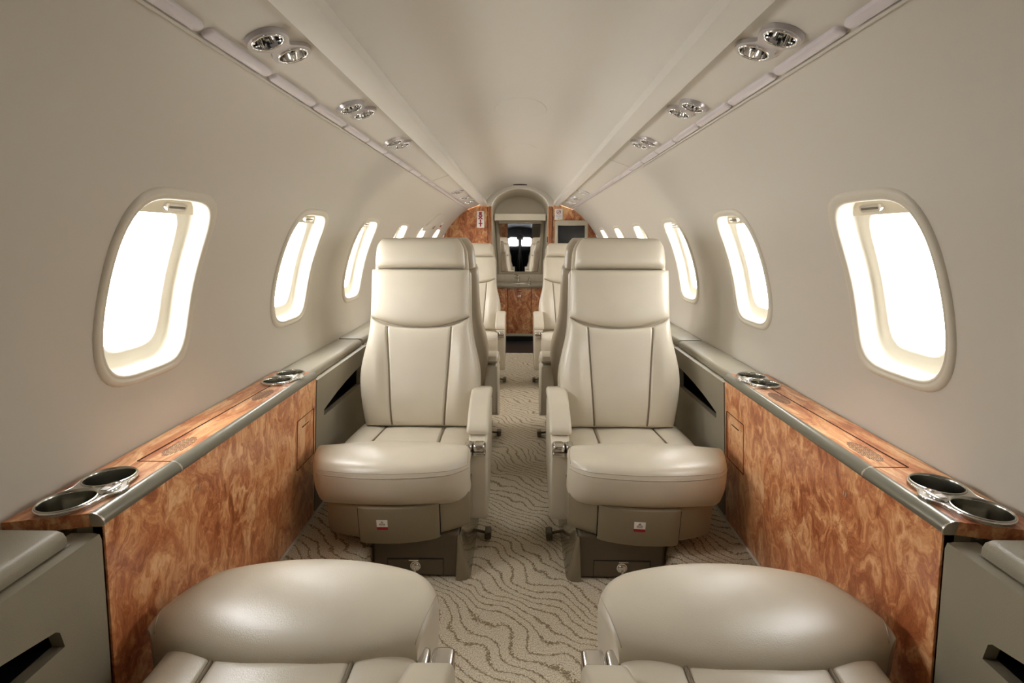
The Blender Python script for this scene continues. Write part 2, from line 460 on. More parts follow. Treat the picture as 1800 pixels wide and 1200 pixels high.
# ------------------------------------------------------------------ ceiling, overhead panels, valance strips
PX0, PX1 = .483, .338          # overhead panel outer / inner edge
def psu_z(x): return .303+(PX0-x)*.35
def psu_pt(s, y, x, h=0.):
    """h: metres below the panel"""
    n = Vector((-s*.33, 0, -.944))
    return Vector((s*x, y, EYE+psu_z(x)-.011*y))+n*h
FIXL = {-1: [.958, 1.387, 1.825, 3.50, 3.93, 4.34], 1: [.950, 1.380, 1.823, 3.52, 3.96, 4.37]}
def lobes(r, sep, blend, n=72):
    """outline of a two-lobed plate, long axis along the first coordinate"""
    out = []
    for k in range(n):
        a = 2*PI*k/n; c, s_ = math.cos(a), math.sin(a)
        lo, hi = 0, sep+r*2
        for _ in range(40):
            t = (lo+hi)/2
            f = sum(r*r/((t*c-q)**2+(t*s_)**2+1e-9) for q in (-sep/2, sep/2))
            if f > blend: lo = t
            else: hi = t
        out.append((lo*c, lo*s_))
    return out
LOBR, LOBSEP = .027, .074
def lobe_rot(s, p):                 # slight skew of the long axis across the panel
    a = -.14
    return (p[0]*math.cos(a)-p[1]*math.sin(a), (p[0]*math.sin(a)+p[1]*math.cos(a)))
def build_psu(s, name):
    loops = [[(Y0, PX0-.004), (Y0, PX1), (Y1, PX1), (Y1, PX0-.004)]]
    for y in FIXL[s]:
        for q in (-1, 1):
            c = lobe_rot(s, (q*LOBSEP/2, 0))
            loops.append(circ(y+c[0], .409+c[1], LOBR, 32))
    bm = plate(loops, lambda y, x: psu_pt(s, y, x), lambda y, x: psu_pt(s, y, x, -.012))
    o = obj(name, bm, M['psu'], kind='structure', smooth=30)
    o['label'] = 'padded overhead service panel along the %s side of the ceiling' % ('left' if s < 0 else 'right')
    # dark shadow gap + thin moulding on its outer edge
    bm = B()
    pr = [(PX0-.004, .000), (PX0-.004, .005), (PX0-.001, .0065), (PX0+.002, .004), (PX0+.002, -.012), (PX0-.004, -.012)]
    agrid(bm, [[psu_pt(s, y, x, h) for x, h in pr] for y in (Y0, Y1)], closev=True)
    o = obj('trim_%d' % (5 if s < 0 else 6), bm, M['psu'], kind='structure', smooth=50)
    bm = B()
    agrid(bm, [[Vector((s*x, y, EYE+z-.011*y)) for x, z in ((.500, .315), (.47, .325), (.47, .34), (.51, .33))] for y in (Y0, Y1)], closev=True)
    obj('trim_%d' % (7 if s < 0 else 8), bm, M['plastic_dark'], kind='structure', smooth=30)
    # valance strip next to the ceiling
    sec = [(.3495, .3300), (.3480, .3275), (.3450, .3270), (.3060, .3405), (.3025, .343), (.3020, .347), (.306, .372), (.345, .372), (.3495, .352)]
    bm = B()
    V = agrid(bm, [[Vector((s*x, y, EYE+z-.011*y)) for x, z in sec] for y in np.linspace(Y0, Y1, 4)], closev=True)
    cap(bm, V[0]); cap(bm, list(reversed(V[-1])))
    o = obj('trim_%d' % (1 if s < 0 else 2), bm, M['valance'], kind='structure', smooth=35)
    o['label'] = 'pale valance strip running along the %s edge of the ceiling' % ('left' if s < 0 else 'right')
build_psu(-1, 'trim_3'); build_psu(1, 'trim_4')
cz = Spl([-.335, -.305, -.255, -.18, -.09, 0, .09, .18, .255, .305, .335], [.352, .385, .437, .480, .506, .514, .506, .480, .437, .385, .352])
bm = B()
agrid(bm, [[Vector((x, y, EYE+cz(x)-.011*y)) for x in np.linspace(-.335, .335, 60)] for y in np.linspace(Y0, Y1, 24)])
o = obj('ceiling', bm, M['ceil'], kind='structure', smooth=180, recalc=False)
# outer fuselage skin above the ceiling panels, closes the roof
bm = B()
agrid(bm, [[Vector((.70*math.cos(a), y, EYE+.20+.46*math.sin(a))) for a in np.linspace(0, PI, 30)] for y in (Y0-.02, Y1+.05)])
obj('ceiling_outer', bm, M['lav'], kind='structure', smooth=180, recalc=False)

# ceiling access discs
for k, (yc, rx) in enumerate(((2.15, .102), (3.03, .098))):
    bm = B(); rows = []
    for r in (0.0, .5, .97, .985, 1.0):
        row = []
        for j in range(48):
            a = 2*PI*j/48; x, y = rx*r*math.cos(a), yc+.15*r*math.sin(a)
            row.append(Vector((x, y, EYE+cz(x)-.011*y-(.0016 if r < .98 else .0012 if r < .99 else -.001))))
        rows.append(row)
    agrid(bm, rows, closev=True)
    obj('access_cover', bm, M['ceil'], label='faint round access cover in the ceiling, %s the camera' % ('nearer' if k == 0 else 'farther from'), cat='cover', group='round ceiling access covers', smooth=180, recalc=False)
# small black vent in the ceiling at the tail end
yv = 4.80
bm = box(-.062, .060, yv-.012, yv+.012, EYE+.452, EYE+.470, bev=.003)
v = obj('ceiling_vent', bm, M['black'], label='small black slotted vent in the ceiling above the lavatory arch', cat='vent')
for k in range(3):
    obj('slat', box(-.056, .054, yv-.0128, yv-.012, EYE+.4555+k*.004, EYE+.4568+k*.004), M['plastic_dark'], v, smooth=0)

# reading lights
def spot(s, y, n):
    c0 = psu_pt(s, y, .409)
    root = thing('reading_light', 'chrome twin reading light, %s one from the camera in the %s overhead panel' % (['nearest', 'second', 'third', 'fourth', 'fifth', 'sixth'][n], 'left' if s < 0 else 'right'),
                 'light', tuple(c0), 'chrome twin reading lights')
    holes = []
    for q in (-1, 1): holes.append(circ(q*LOBSEP/2, 0, LOBR-.003, 36))
    def mp(h, k=1.0):
        def f(a, b):
            c = lobe_rot(s, (a*k, b*k)); return psu_pt(s, y+c[0], .409+c[1], h)
        return f
    bm = plate([lobes(LOBR+.001, LOBSEP, .93)]+holes, mp(.007), mp(.0005, 1.05))
    obj('bezel', bm, M['lightbezel'], root, smooth=50)
    bm = B()
    for hl in holes:
        atube(bm, [mp(.0075)(*p) for p in hl], .0022, 6, closed=True)
    obj('rim', bm, M['chrome'], root, smooth=180)
    ax = (psu_pt(s, y, .409, -1)-psu_pt(s, y, .409)).normalized()
    for q in (-1, 1):
        c = mp(.006)(q*LOBSEP/2, 0); R = LOBR-.003
        if q < 0:
            pr = [(R, 0), (R*.98, .006), (R*.93, .012), (R*.88, .019), (R*.72, .022), (R*.5, .023), (R*.42, .018), (R*.30, .013), (R*.16, .011), (0, .0105)]
        else:
            pr = [(R, 0), (R*.97, .005), (R*.9, .012), (R*.78, .018), (R*.6, .022), (R*.35, .025), (R*.33, .020), (R*.2, .0175), (0, .017)]
        bm = lathe(pr, c, ax, 36)
        if q < 0:                 # fluted air nozzle
            e = Vector((0, 1, 0)); w_ = ax.cross(e).normalized(); e = w_.cross(ax)
            for k in range(12):
                a = 2*PI*k/12; d = e*math.cos(a)+w_*math.sin(a)
                atube(bm, [c+d*(R*.93)+ax*.004, c+d*(R*.80)+ax*.020], .0026, 6)
        bw = obj('air_nozzle' if q < 0 else 'lamp_cup', bm, M['chrome'], root, smooth=50, recalc=False)
        bm = B(); bmesh.ops.create_icosphere(bm, subdivisions=2, radius=.006 if q > 0 else .004)
        bmesh.ops.translate(bm, verts=bm.verts, vec=c+ax*(.0165 if q > 0 else .009))
        obj('bulb' if q > 0 else 'nozzle_opening', bm, M['lens'] if q > 0 else M['black'], bw, smooth=180)
for s in (-1, 1):
    for n, y in enumerate(FIXL[s]): spot(s, y, n)

# light strips: rows of milky lenses along the outer edge of the overhead panel
for s in (-1, 1):
    root = thing('light_strip', 'row of milky oblong light lenses along the %s edge of the ceiling panel' % ('left' if s < 0 else 'right'), 'light', tuple(psu_pt(s, 2.4, .467)), None)
    k = 0; y = .205
    while y < 4.7:
        L = .198
        bm = B(); rows = []
        for sc, h in ((1., .0), (.985, .0035), (.93, .0058), (.82, .0068), (.0, .0068)):
            row = []
            for p in rrect(0, 0, L, .0185, .0092, 5):
                e = .0092*(1-sc)
                px = math.copysign(max(abs(p[0])-e, 0), p[0]) if sc > 0 else p[0]*.9
                row.append(psu_pt(s, y+L/2+px, .4665+p[1]*(sc if sc > 0 else 0), h))
            rows.append(row)
        agrid(bm, rows, closev=True)
        obj('lens', bm, M['lens'], root, smooth=60, recalc=False)
        y += L+.0125; k += 1

# oxygen doors: thin outline panels on the overhead panel
for s, yc in ((-1, 2.93), (1, 2.42)):
    bm = plate([rrect(yc, .408, .30, .092, .008), rrect(yc, .408, .297, .089, .007)], lambda a, b: psu_pt(s, a, b, .0006), lambda a, b: psu_pt(s, a, b, -.001))
    obj('oxygen_mask_door', plate([rrect(yc, .408, .297, .089, .007)], lambda a, b: psu_pt(s, a, b, .0014), lambda a, b: psu_pt(s, a, b, -.001)), M['psu'],
        label='flush rectangular hatch in the %s overhead panel past the third reading light' % ('left' if s < 0 else 'right'), cat='hatch', smooth=30)
    bm.free()

# ------------------------------------------------------------------ floor
RX, RZ = .452, .11
bm = box(-.62, .62, Y0-1.9, 4.63, -.03, 0); obj('floor', bm, M['carpet'], kind='structure', smooth=0)
bm = box(-.85, .85, 4.63, 6.0, -.03, -.002); o = obj('floor_rear', bm, M['darkfloor'], kind='structure', smooth=0)
for s in (-1, 1):
    pts = [(RX, 0), (RX, RZ-.03), (RX+.004, RZ-.014), (RX+.014, RZ-.004), (RX+.03, RZ), (.78, RZ), (.78, -.03), (RX, -.03)]
    bm = prism(pts, lambda a, b: Vector((s*a, Y0, b)), lambda a, b: Vector((s*a, 4.63, b)))
    obj('floor_left' if s < 0 else 'floor_right', bm, M['carpet'], kind='structure', smooth=40)
# ------------------------------------------------------------------ side consoles
TOPZ = EYE-.42
def panel_x(z):           # burl face leans out slightly towards the floor
    return .646+.045*max(0, (TOPZ-.03-z))/.5
def console(s, ya, yb, where):
    root = thing('table_console', 'burl wood table console with pewter rail and cup holders, %s' % where, 'console', (s*.69, (ya+yb)/2, RZ), 'burl side consoles')
    slant = .03 if ya < 1 else 0
    # front panel
    bm = prism([(ya+.003, -.01), (yb-.003, -.01), (yb-.003, 1), (ya+.003, 1)],
               lambda y, t: Vector((s*panel_x(RZ+t*(TOPZ-.0185-RZ)), y, RZ+t*(TOPZ-.0185-RZ))),
               lambda y, t: Vector((s*(panel_x(RZ+t*(TOPZ-.0185-RZ))+.02), y, RZ+t*(TOPZ-.0185-RZ))), bev=.0015)
    fp = obj('front_panel', bm, M['burl'], root, smooth=30)
    for ye in (ya, yb):
        q = [(panel_x(RZ)+.004, RZ), (panel_x(TOPZ-.03)+.004, TOPZ-.024), (prof(-.45)-.006, TOPZ-.024), (prof(-.6)-.006, EYE-.62), (.73, RZ)]
        yi = ye+(.003 if ye == ya else -.015)
        obj('end_panel', prism(q, lambda x, z: Vector((s*x, yi, z)), lambda x, z: Vector((s*x, yi+.012, z))), M['ledge'], root, smooth=30)
    # small compartment outline near the far end
    def fpt(y, z, h): return Vector((s*(panel_x(z)-h), y, z))
    yd0, yd1 = yb-.145, yb-.02
    for a, b in (((yd0, EYE-.535), (yd1, EYE-.535)), ((yd0, EYE-.535), (yd0, EYE-.69)), ((yd0+.035, EYE-.565), (yd0+.085, EYE-.565)), ((yd0, EYE-.69), (yd1, EYE-.69)), ((yd1, EYE-.535), (yd1, EYE-.69))):
        w = .0022 if a[0]-yd0 < .03 else .0035
        bm = tube([fpt(a[0], a[1], 0), fpt(b[0], b[1], 0)], w*.45, 6)
        obj('door_seam' if w < .003 else 'finger_slot', bm, M['line'], fp, smooth=180)
    # tiny chrome latch
    bm = B()
    for k in (0, 1):
        abox(bm, *sorted((s*(panel_x(EYE-.50)-.0012), s*(panel_x(EYE-.50)+.001))), ya+.235+k*.007, ya+.238+k*.007, EYE-.505, EYE-.495)
    obj('latch', bm, M['chrome'], fp, smooth=0)
    # top with holes for the cup wells
    wells = []
    for ycn, order in ((ya+.068, 0), (yb-.085, 1)):
        wells += [(ycn-.043, .720), (ycn+.043, .718)] if order == 0 else [(ycn-.042, .712), (ycn+.042, .710)]
    xo = prof(-.42)-.004
    outer = [(ya, .662), (yb, .662), (yb, xo), (ya-slant, xo)]
    bm = plate([outer]+[circ(w[0], w[1], .0375, 36) for w in wells], lambda y, x: Vector((s*x, y, TOPZ)), lambda y, x: Vector((s*x, y, TOPZ-.022)))
    tp = obj('top', bm, M['burl_top'], root, smooth=25)
    # lid seams
    yl0, yl1 = ya+.19, yb-.165
    for k, (a, b) in enumerate(((( yl0, .727), (yl1, .715)), ((yl0, .727), (yl0, .662)), ((yl1, .715), (yl1, .662)))):
        bm = tube([Vector((s*a[1], a[0], TOPZ)), Vector((s*b[1], b[0], TOPZ))], .0011 if k else .0016, 6)
        obj('lid_seam', bm, M['line'], tp, smooth=180)
    # speaker grilles: rows of fine slots
    for yc in (yl0+.075, yl1-.085):
        bm = B()
        for r in range(9):
            u = (r-4)/4.6
            ln = .052*math.sqrt(max(0, 1-u*u))
            x = .694+(r-4)*.0042
            n = max(2, int(ln*2/.0125))
            for k in range(n):
                y = yc+(k-(n-1)/2)*.0125
                abox(bm, *sorted((s*(x-.0010), s*(x+.0010))), y-.0052, y+.0052, TOPZ-.001, TOPZ+.0004)
        obj('speaker_grille', bm, M['grille'], tp, smooth=0)
    # rail
    sec = [(.664, .000), (.660, .0012), (.654, .0004), (.6475, -.004), (.6435, -.010), (.6430, -.016), (.6455, -.020), (.662, -.020)]
    ysp = yl0-.001
    for k, (a, b) in enumerate(((ya, ysp), (ysp+.002, yb))):
        n = 2 if k == 0 else 14
        def wid(y):
            t = (y-ysp)/(yb-ysp)
            return 1.0
        bm = B()
        V = agrid(bm, [[Vector((s*x, y, TOPZ+z)) for x, z in sec] for y in np.linspace(a, b, n)], closev=True)
        cap(bm, V[0]); cap(bm, list(reversed(V[-1])))
        obj('edge_rail', bm, M['rail'], root, smooth=50)
    bm = B(); V = agrid(bm, [[Vector((s*(x+(.653-x)*-.04), y, TOPZ+z*1.05)) for x, z in sec] for y in (ysp-.001, ysp+.003)], closev=True)
    cap(bm, V[0]); cap(bm, list(reversed(V[-1])))
    obj('rail_joint', bm, M['satin'], root, smooth=50)
    # end bracket of the rail
    bm = B(); V = agrid(bm, [[Vector((s*(x+(.653-x)*-.05), y, TOPZ+z*1.06)) for x, z in sec] for y in (ya-.002, ya+.0015)], closev=True)
    cap(bm, V[0]); cap(bm, list(reversed(V[-1])))
    obj('rail_end', bm, M['satin'], root, smooth=50)
    # cup holder plates
    for h in (0, 1):
        (wy0, wx0), (wy1, wx1) = wells[2*h:2*h+2]
        cy, cx = (wy0+wy1)/2, (wx0+wx1)/2
        out = []
        for k in range(120):
            a = 2*PI*k/120; c, s_ = math.cos(a), math.sin(a)
            lo, hi = 0, .2
            for _ in range(36):
                t = (lo+hi)/2; x, y = cx+t*s_, cy+t*c
                f = sum(.0400**2/((y-w[0])**2+(x-w[1])**2+1e-9) for w in ((wy0, wx0), (wy1, wx1)))
                f += .0125**2/((y-cy-.001)**2+(x-(cx-.041))**2+1e-9)
                if f > 1.14: lo = t
                else: hi = t
            out.append((cy+lo*c, cx+lo*s_))
        loops = [out]+[circ(w[0], w[1], .0375, 40) for w in ((wy0, wx0), (wy1, wx1))]
        pl = obj('cup_holder', plate(loops, lambda y, x: Vector((s*x, y, TOPZ+.0065)), lambda y, x: Vector((s*x, y, TOPZ+.0002))), M['satin'], root, smooth=35)
        obj('plate_edge', tube([Vector((s*x, y, TOPZ+.005)) for y, x in out], .0022, 6, closed=True), M['chrome'], pl, smooth=180)
        for w in ((wy0, wx0), (wy1, wx1)):
            bm = lathe([(.0405, .0062), (.0400, .0086), (.0385, .0092), (.0372, .0080), (.0366, .004), (.0362, -.02), (.0355, -.072), (.034, -.077), (0, -.077)], (s*w[1], w[0], TOPZ), n=48)
            obj('cup_well', bm, M['cup'], pl, smooth=50, recalc=False)
        bm = lathe([(0, .0105), (.0105, .0105), (.0125, .0095), (.0130, .0068)], (s*(cx-.036), cy+.001, TOPZ), n=28)
        for v in bm.verts: v.co.y = cy+.001+(v.co.y-cy-.001)*1.75
        obj('control_pad', bm, M['chrome'], pl, smooth=60)
        bm = B()
        abox(bm, *sorted((s*(cx-.042), s*(cx-.031))), cy-.016, cy-.003, TOPZ+.0100, TOPZ+.0122, bev=.0009)
        obj('call_button', bm, M['white'], pl, smooth=30)
        bm = lathe([(0, .0118), (.0042, .0116), (.0048, .0105)], (s*(cx-.0365), cy+.011, TOPZ), n=20)
        obj('light_button', bm, M['satin'], pl, smooth=60)
    return root

def ledge(s, ya, yb, slot, caps, where):
    """greige side armrest between the consoles; slot = outline (y, rel z) of the black stowage opening"""
    root = thing('side_ledge', 'greige padded side ledge with stowage slot, %s' % where, 'ledge', (s*.70, (ya+yb)/2, RZ), 'greige side ledges')
    zt = TOPZ-.030
    loops = [[(ya+.002, RZ), (yb-.002, RZ), (yb-.002, zt-.012), (yb-.006, zt), (ya+.006, zt), (ya+.002, zt-.012)]]
    for sl in slot: loops.append([(y, EYE+z) for y, z in sl])
    fx = lambda z: panel_x(z)+.001
    bm = plate(loops, lambda y, z: Vector((s*fx(z), y, z)), lambda y, z: Vector((s*(fx(z)+.02), y, z)))
    obj('side_panel', bm, M['ledge'], root, smooth=30)
    for sl in slot:
        bm = B()
        lp = [(y, EYE+z) for y, z in sl]
        a = [bm.verts.new((s*(fx(z)+.0195), y, z)) for y, z in lp]; b = [bm.verts.new((s*(fx(z)+.075), y, z)) for y, z in lp]
        for i in range(len(a)): bm.faces.new((a[i], a[(i+1) % len(a)], b[(i+1) % len(a)], b[i]))
        bm.faces.new(b)
        obj('stowage_pocket', bm, M['black'], root, smooth=0)
    # shelf under the cap
    xo = prof(-.45)-.006
    bm = box(*sorted((s*.668, s*xo)), ya+.006, yb-.032, zt-.02, zt, bev=.003)
    obj('shelf', bm, M['ledge'], root, smooth=30, wn=True)
    bm = box(*sorted((s*.656, s*.694)), yb-.034, yb-.0025, zt-.02, zt-.001)
    obj('shelf', bm, M['ledge'], root, smooth=0)
    for (ca, cb) in caps:
        xi, xw = .667, prof(-.42)-.005
        bm = prism([(xi, zt+.002), (xi, zt+.014), (xi+.004, zt+.022), (xi+.014, zt+.026), (xw, zt+.026), (xw, zt+.002)],
                   lambda x, z: Vector((s*x, ca, z)), lambda x, z: Vector((s*x, cb, z)), bev=.003)
        obj('armrest_pad', bm, M['ledge'], root, smooth=40)
    return root
slotB = [(1.672, -.571), (1.672, -.592), (2.00, -.600), (2.09, -.600), (2.09, -.520), (2.01, -.523), (1.90, -.533), (1.80, -.546), (1.72, -.561)]
def mir(sl, y): return [(2*y-a, b) for a, b in sl]
for s in (-1, 1):
    sd = 'left' if s < 0 else 'right'
    console(s, .730, 1.598, 'between the two foremost %s seats' % sd)
    console(s, 2.735, 3.60, 'between the rear %s seats' % sd)
    sA = [(.15, -.493), (.60, -.543), (.640, -.548), (.645, -.556), (.655, -.68), (.648, -.68), (.640, -.592), (.636, -.583), (.58, -.583), (.15, -.583)]
    sA = [(.15, -.480), (.56, -.534), (.636, -.551), (.642, -.557), (.648, -.585), (.15, -.585)]
    r = ledge(s, -.42, .728, [sA], [(-.40, .690)], 'beside the nearest %s seat' % sd)
    ledge(s, 1.602, 2.166, [slotB], [(1.612, 2.155)], 'beside the %s seat facing the camera' % sd)
    ledge(s, 2.168, 2.733, [mir(slotB, 2.167)], [(2.18, 2.71)], 'behind the backrest of the front %s seat' % sd)
    ledge(s, 3.602, 4.85, [[(y+2.0, z) for y, z in slotB]], [(3.615, 4.83)], 'beside the rearmost %s seat' % sd)

# ------------------------------------------------------------------ seats
HINGE = (0., .01, .335)
hwf = Spl([-.03, .0, .08, .14, .2, .27, .34, .40, .5, .60, .72], [.190, .194, .208, .2155, .2165, .205, .189, .1825, .1795, .1775, .176])
def seam_t(u): return .412-.040*(1-abs(u)**2.2)
def make_seat(s, recline=.20):
    """s=+1: the aisle armrest is on local +x; the seat faces local -y"""
    root = thing('club_seat', 'x', 'seat', (0, 0, 0), 'beige leather club seats')
    def MX(bm):
        if s < 0:
            for v in bm.verts: v.co.x = -v.co.x
        return bm
    cx = -.012          # cushion centre
    bx = .012           # back centre
    # ---- pedestal
    def flare(co):
        t = 1-co.z/.15
        return Vector((co.x, co.y, co.z))
    bm = box(-.070, .200, -.395, .03, .0, .150, bev=.012)
    ped = obj('pedestal', MX(bm), M['plastic_dark'], root, smooth=40, wn=True)
    # flared scuffed skirt on the aisle side
    rows = []
    for z, dx in ((.0, .036), (.006, .036), (.03, .028), (.07, .018), (.12, .010), (.147, .006)):
        rows.append([Vector((.196+dx*k[0], k[1]-(dx*.3 if k[0] else 0), z)) for k in ((-.25, -.400), (.1, -.402), (.6, -.398), (.9, -.388), (1, -.37), (1, -.2), (1, 0), (1, .03))])
    bm = B(); agrid(bm, rows)
    obj('pedestal_skirt', MX(bm), M['clearplastic'], root, smooth=50, recalc=False)
    # drawer with latch
    bm = box(-.022, .148, -.399, -.30, .012, .062, bev=.003)
    dr = obj('drawer', MX(bm), M['plastic_dark'], root, smooth=40, wn=True)
    bm = box(-.024, .150, -.3955, -.39, .010, .065); obj('drawer_gap', MX(bm), M['black'], dr, smooth=0)
    bm = box(.044, .074, -.404, -.392, .0605, .0645, bev=.001); obj('pull_clip', MX(bm), M['chrome'], dr, smooth=40)
    bm = lathe([(0, .008), (.010, .0075), (.0125, .0055), (.0135, .002), (.016, .0015), (.0165, 0)], (.063, -.399, .041), (0, -1, 0), 28)
    abox(bm, .0595, .0665, -.412, -.405, .026, .038, bev=.002)
    obj('latch', MX(bm), M['chrome'], dr, smooth=50)
    # little floor pedal on the aisle side
    bm = box(.262, .284, -.20, -.155, .006, .034, bev=.005)
    pd = obj('floor_pedal', MX(bm), M['plastic_dark'], root, smooth=40, wn=True)
    obj('pedal_arm', MX(tube([(.21, -.17, .03), (.264, -.175, .02)], .005, 8)), M['plastic_dark'], pd, smooth=180)
    # ---- leg rest pod, curved front
    def front(x): return -.445+.062*abs((x-cx+.005)/.21)**2.2
    xs = [-.192]+list(np.linspace(-.192, .226, 25))+[.226]
    bm = B(); rows = []
    for i, x in enumerate(xs):
        inset = .03 if i in (0, len(xs)-1) else 0
        yf = front(x)
        sg = 1 if i < len(xs)/2 else -1
        row = [(x, -.02, .155), (x, yf+.02+inset, .153), (x, yf+.008+inset, .156), (x, yf+.002+inset, .164), (x, yf+inset, .176), (x, yf-.008+inset, .258), (x, yf-.003+inset, .268), (x, yf+.012+inset, .272), (x, yf+.05+inset, .272), (x, -.02, .272)]
        if i in (0, len(xs)-1):
            row = [(x, a[1]+.0, a[2]) for a in row]
        rows.append([Vector(a) for a in row])
    V = agrid(bm, rows, closev=True); cap(bm, V[0]); cap(bm, list(reversed(V[-1])))
    pod = obj('leg_rest', MX(bm), M['plastic'], root, smooth=38)
    # raised centre panel
    xa, xb = -.087, .144
    bm = B(); rows = []
    n = 19
    for i, x in enumerate(np.linspace(xa, xb, n)):
        e = .0 if 0 < i < n-1 else .004
        yf = front(x)-.008+e
        rows.append([Vector(a) for a in ((x, yf+.012, .148), (x, yf+.003, .1475), (x, yf, .152), (x, yf-.008, .252), (x, yf-.006, .262), (x, yf+.006, .268), (x, yf+.05, .270))])
    V = agrid(bm, rows); cap(bm, V[0]); cap(bm, list(reversed(V[-1])))
    cp = obj('centre_panel', MX(bm), M['plastic'], pod, smooth=38)
    for x in (xa-.0016, xb+.0016):
        yf = front(x); bm = B()
        atube(bm, [(x, yf-.001, .155), (x, yf-.008, .256), (x, yf+.004, .2705), (x, yf+.05, .273)], .0017, 6)
        obj('panel_gap', MX(bm), M['black'], pod, smooth=180)
    # placard: white over red, with a small grey emblem
    # ---- seat cushion (rear) with two piping grooves
    CB0, CB1 = -.300, .035
    def gx(v): return (.106+.010*(1-v))
    ps = sorted(set([round(float(a), 5) for a in np.concatenate([np.linspace(-1, 1, 45), .5+np.linspace(-.09, .09, 13), -.5+np.linspace(-.09, .09, 13), 1-np.array([.005, .02, .04, .07]), -1+np.array([.005, .02, .04, .07])])]))
    def pmap(p, g, w):
        a = abs(p); r = (a/.5)*g if a <= .5 else g+(a-.5)/.5*(w-g)
        return math.copysign(r, p)
    def groove(x, g, dep, sg): return dep*(math.exp(-((x-g)/sg)**2)+math.exp(-((x+g)/sg)**2))
    bm = B(); rows = []
    W = .216
    vs = list(np.linspace(0, .42, 17))+list(np.linspace(.45, 1, 10))
    gcx = bx
    for p in ps:
        row = []
        for v in vs:
            y = CB0+(CB1-CB0)*v
            g = gx(v); lx = pmap(p, g, W)
            e = max(0, 1-abs(p)**9)**.4
            zt = .369-.026*v
            z = zt-.026*(1-e)+.004*math.cos(PI*lx/ (g*2) if abs(lx) < g else PI*(abs(lx)-g)/(W-g)-PI/2)*e-groove(lx, g, .0055, .0045)
            z -= .012*sstep(.12, .25, -y)*(lx/W)**2
            z -= .055*sstep(0, .035, -.212-.055*(lx/W)**2-y)      # tucks under the bolster
            row.append(Vector((lx+cx*.5+.004, y, z)))
        row = [Vector((row[0].x, row[0].y, .285))]+row+[Vector((row[-1].x, row[-1].y, .285))]
        rows.append(row)
    rows = [[Vector((q.x, q.y, .285)) for q in rows[0]]]+rows+[[Vector((q.x, q.y, .285)) for q in rows[-1]]]
    V = agrid(bm, rows)
    sc = obj('seat_cushion', MX(bm), M['leather'], root, smooth=60)
    for sg in (-1, 1):
        pts = []; bm = B()
        for v in vs:
            y = CB0+(CB1-CB0)*v
            if y < -.235: continue
            pts.append((sg*gx(v)+cx*.5+.004, y, .369-.026*v-.0045))
        atube(bm, pts, .0038, 8)
        obj('piping', MX(bm), M['piping'], sc, smooth=180)
    # edge welt on both sides
    for sg in (-1, 1):
        bm = tube([(sg*(W-.003)+cx*.5+.004, CB0+(CB1-CB0)*v, .345-.026*v-.010*sstep(.12, .25, -(CB0+(CB1-CB0)*v))) for v in vs if v > .25], .003, 8)
        obj('welt', MX(bm), M['leather_side'], sc, smooth=180)
    # ---- thigh bolster
    sec = [(-.446, .268), (-.462, .286), (-.4705, .312), (-.4720, .340), (-.470, .362), (-.462, .380), (-.445, .392), (-.412, .399), (-.370, .4015), (-.325, .400), (-.285, .395), (-.248, .386), (-.218, .372), (-.206, .348), (-.215, .300), (-.25, .262), (-.33, .246), (-.39, .246), (-.425, .252)]
    # resample the section smoothly
    m = len(sec); sy = []
    for k in range(m):
        p0, p1, p2, p3 = [np.array(sec[(k+j-1) % m]) for j in range(4)]
        for t in np.linspace(0, 1, 4)[:-1]:
            sy.append(tuple(.5*((2*p1)+(-p0+p2)*t+(2*p0-5*p1+4*p2-p3)*t*t+(-p0+3*p1-3*p2+p3)*t**3)))
    BW = .243
    bm = B(); rows = []
    for w in np.linspace(-1, 1, 61):
        u = math.sin(PI/2*w); a = abs(u)
        e = max(0.0, 1-a**16)**.42
        ez = max(0.0, 1-a**16)**.45
        row = []
        for y, z in sy:
            fr_ = min(1, max(0, (-.20-y)/.26))
            q_ = max(0, (a-.72)/.28); q_ = 1-math.sqrt(max(0, 1-q_*q_))
            yy = y+(.055*a**2.1+(.13 if u < 0 else .06)*q_)*fr_-(.068 if u < 0 else .045)*a**2*(1-fr_)
            c_z = .335
            zz = c_z+(z-c_z)*(.70+.30*ez)-.012*a**2*max(0, z-.34)/.06*fr_
            k = 1-(.04 if u < 0 else .07)*max(0, (y+.42)/.20)**1.6
            row.append(Vector((u*BW*k+cx, yy, zz)))
        rows.append(row)
    V = agrid(bm, rows, closev=True); cap(bm, V[0]); cap(bm, list(reversed(V[-1])))
    bol = obj('thigh_bolster', MX(bm), M['leather'], root, smooth=60)
    # stitched seams round the front of the bolster
    ki = min(range(len(sy)), key=lambda k: abs(sy[k][1]-.362)+(1 if sy[k][0] > -.4 else 0))
    for dz, r in ((0, .0014), (2, .0009)):
        pts = [rw[ki+dz] + Vector((0, -.0003, .0003)) for rw in rows[3:-3]]
        obj('stitching', MX(tube(pts, r, 6)), M['leather_side'], bol, smooth=180)
    for q_ in (-5, 4):
        pts = [v_+Vector((0, 0, .0004)) for v_, c_ in zip(rows[q_], sy) if c_[1] > .345 and -.465 < c_[0] < -.215]
        obj('end_stitching', MX(tube(pts, .0011, 6)), M['leather_side'], bol, smooth=180)
    # ---- aisle armrest
    AX0, AX1 = .214, .276
    side = [(-.244, .125), (-.240, .110), (-.218, .102), (-.05, .160), (.05, .21), (.07, .26), (.07, .440), (-.02, .462), (-.13, .424), (-.200, .394), (-.240, .384), (-.246, .374)]
    bm = prism(side, lambda y, z: Vector((AX0, y, z)), lambda y, z: Vector((AX1, y, z)), bev=.009, seg=3)
    arm = obj('armrest', MX(bm), M['leather'], root, smooth=40, wn=True)
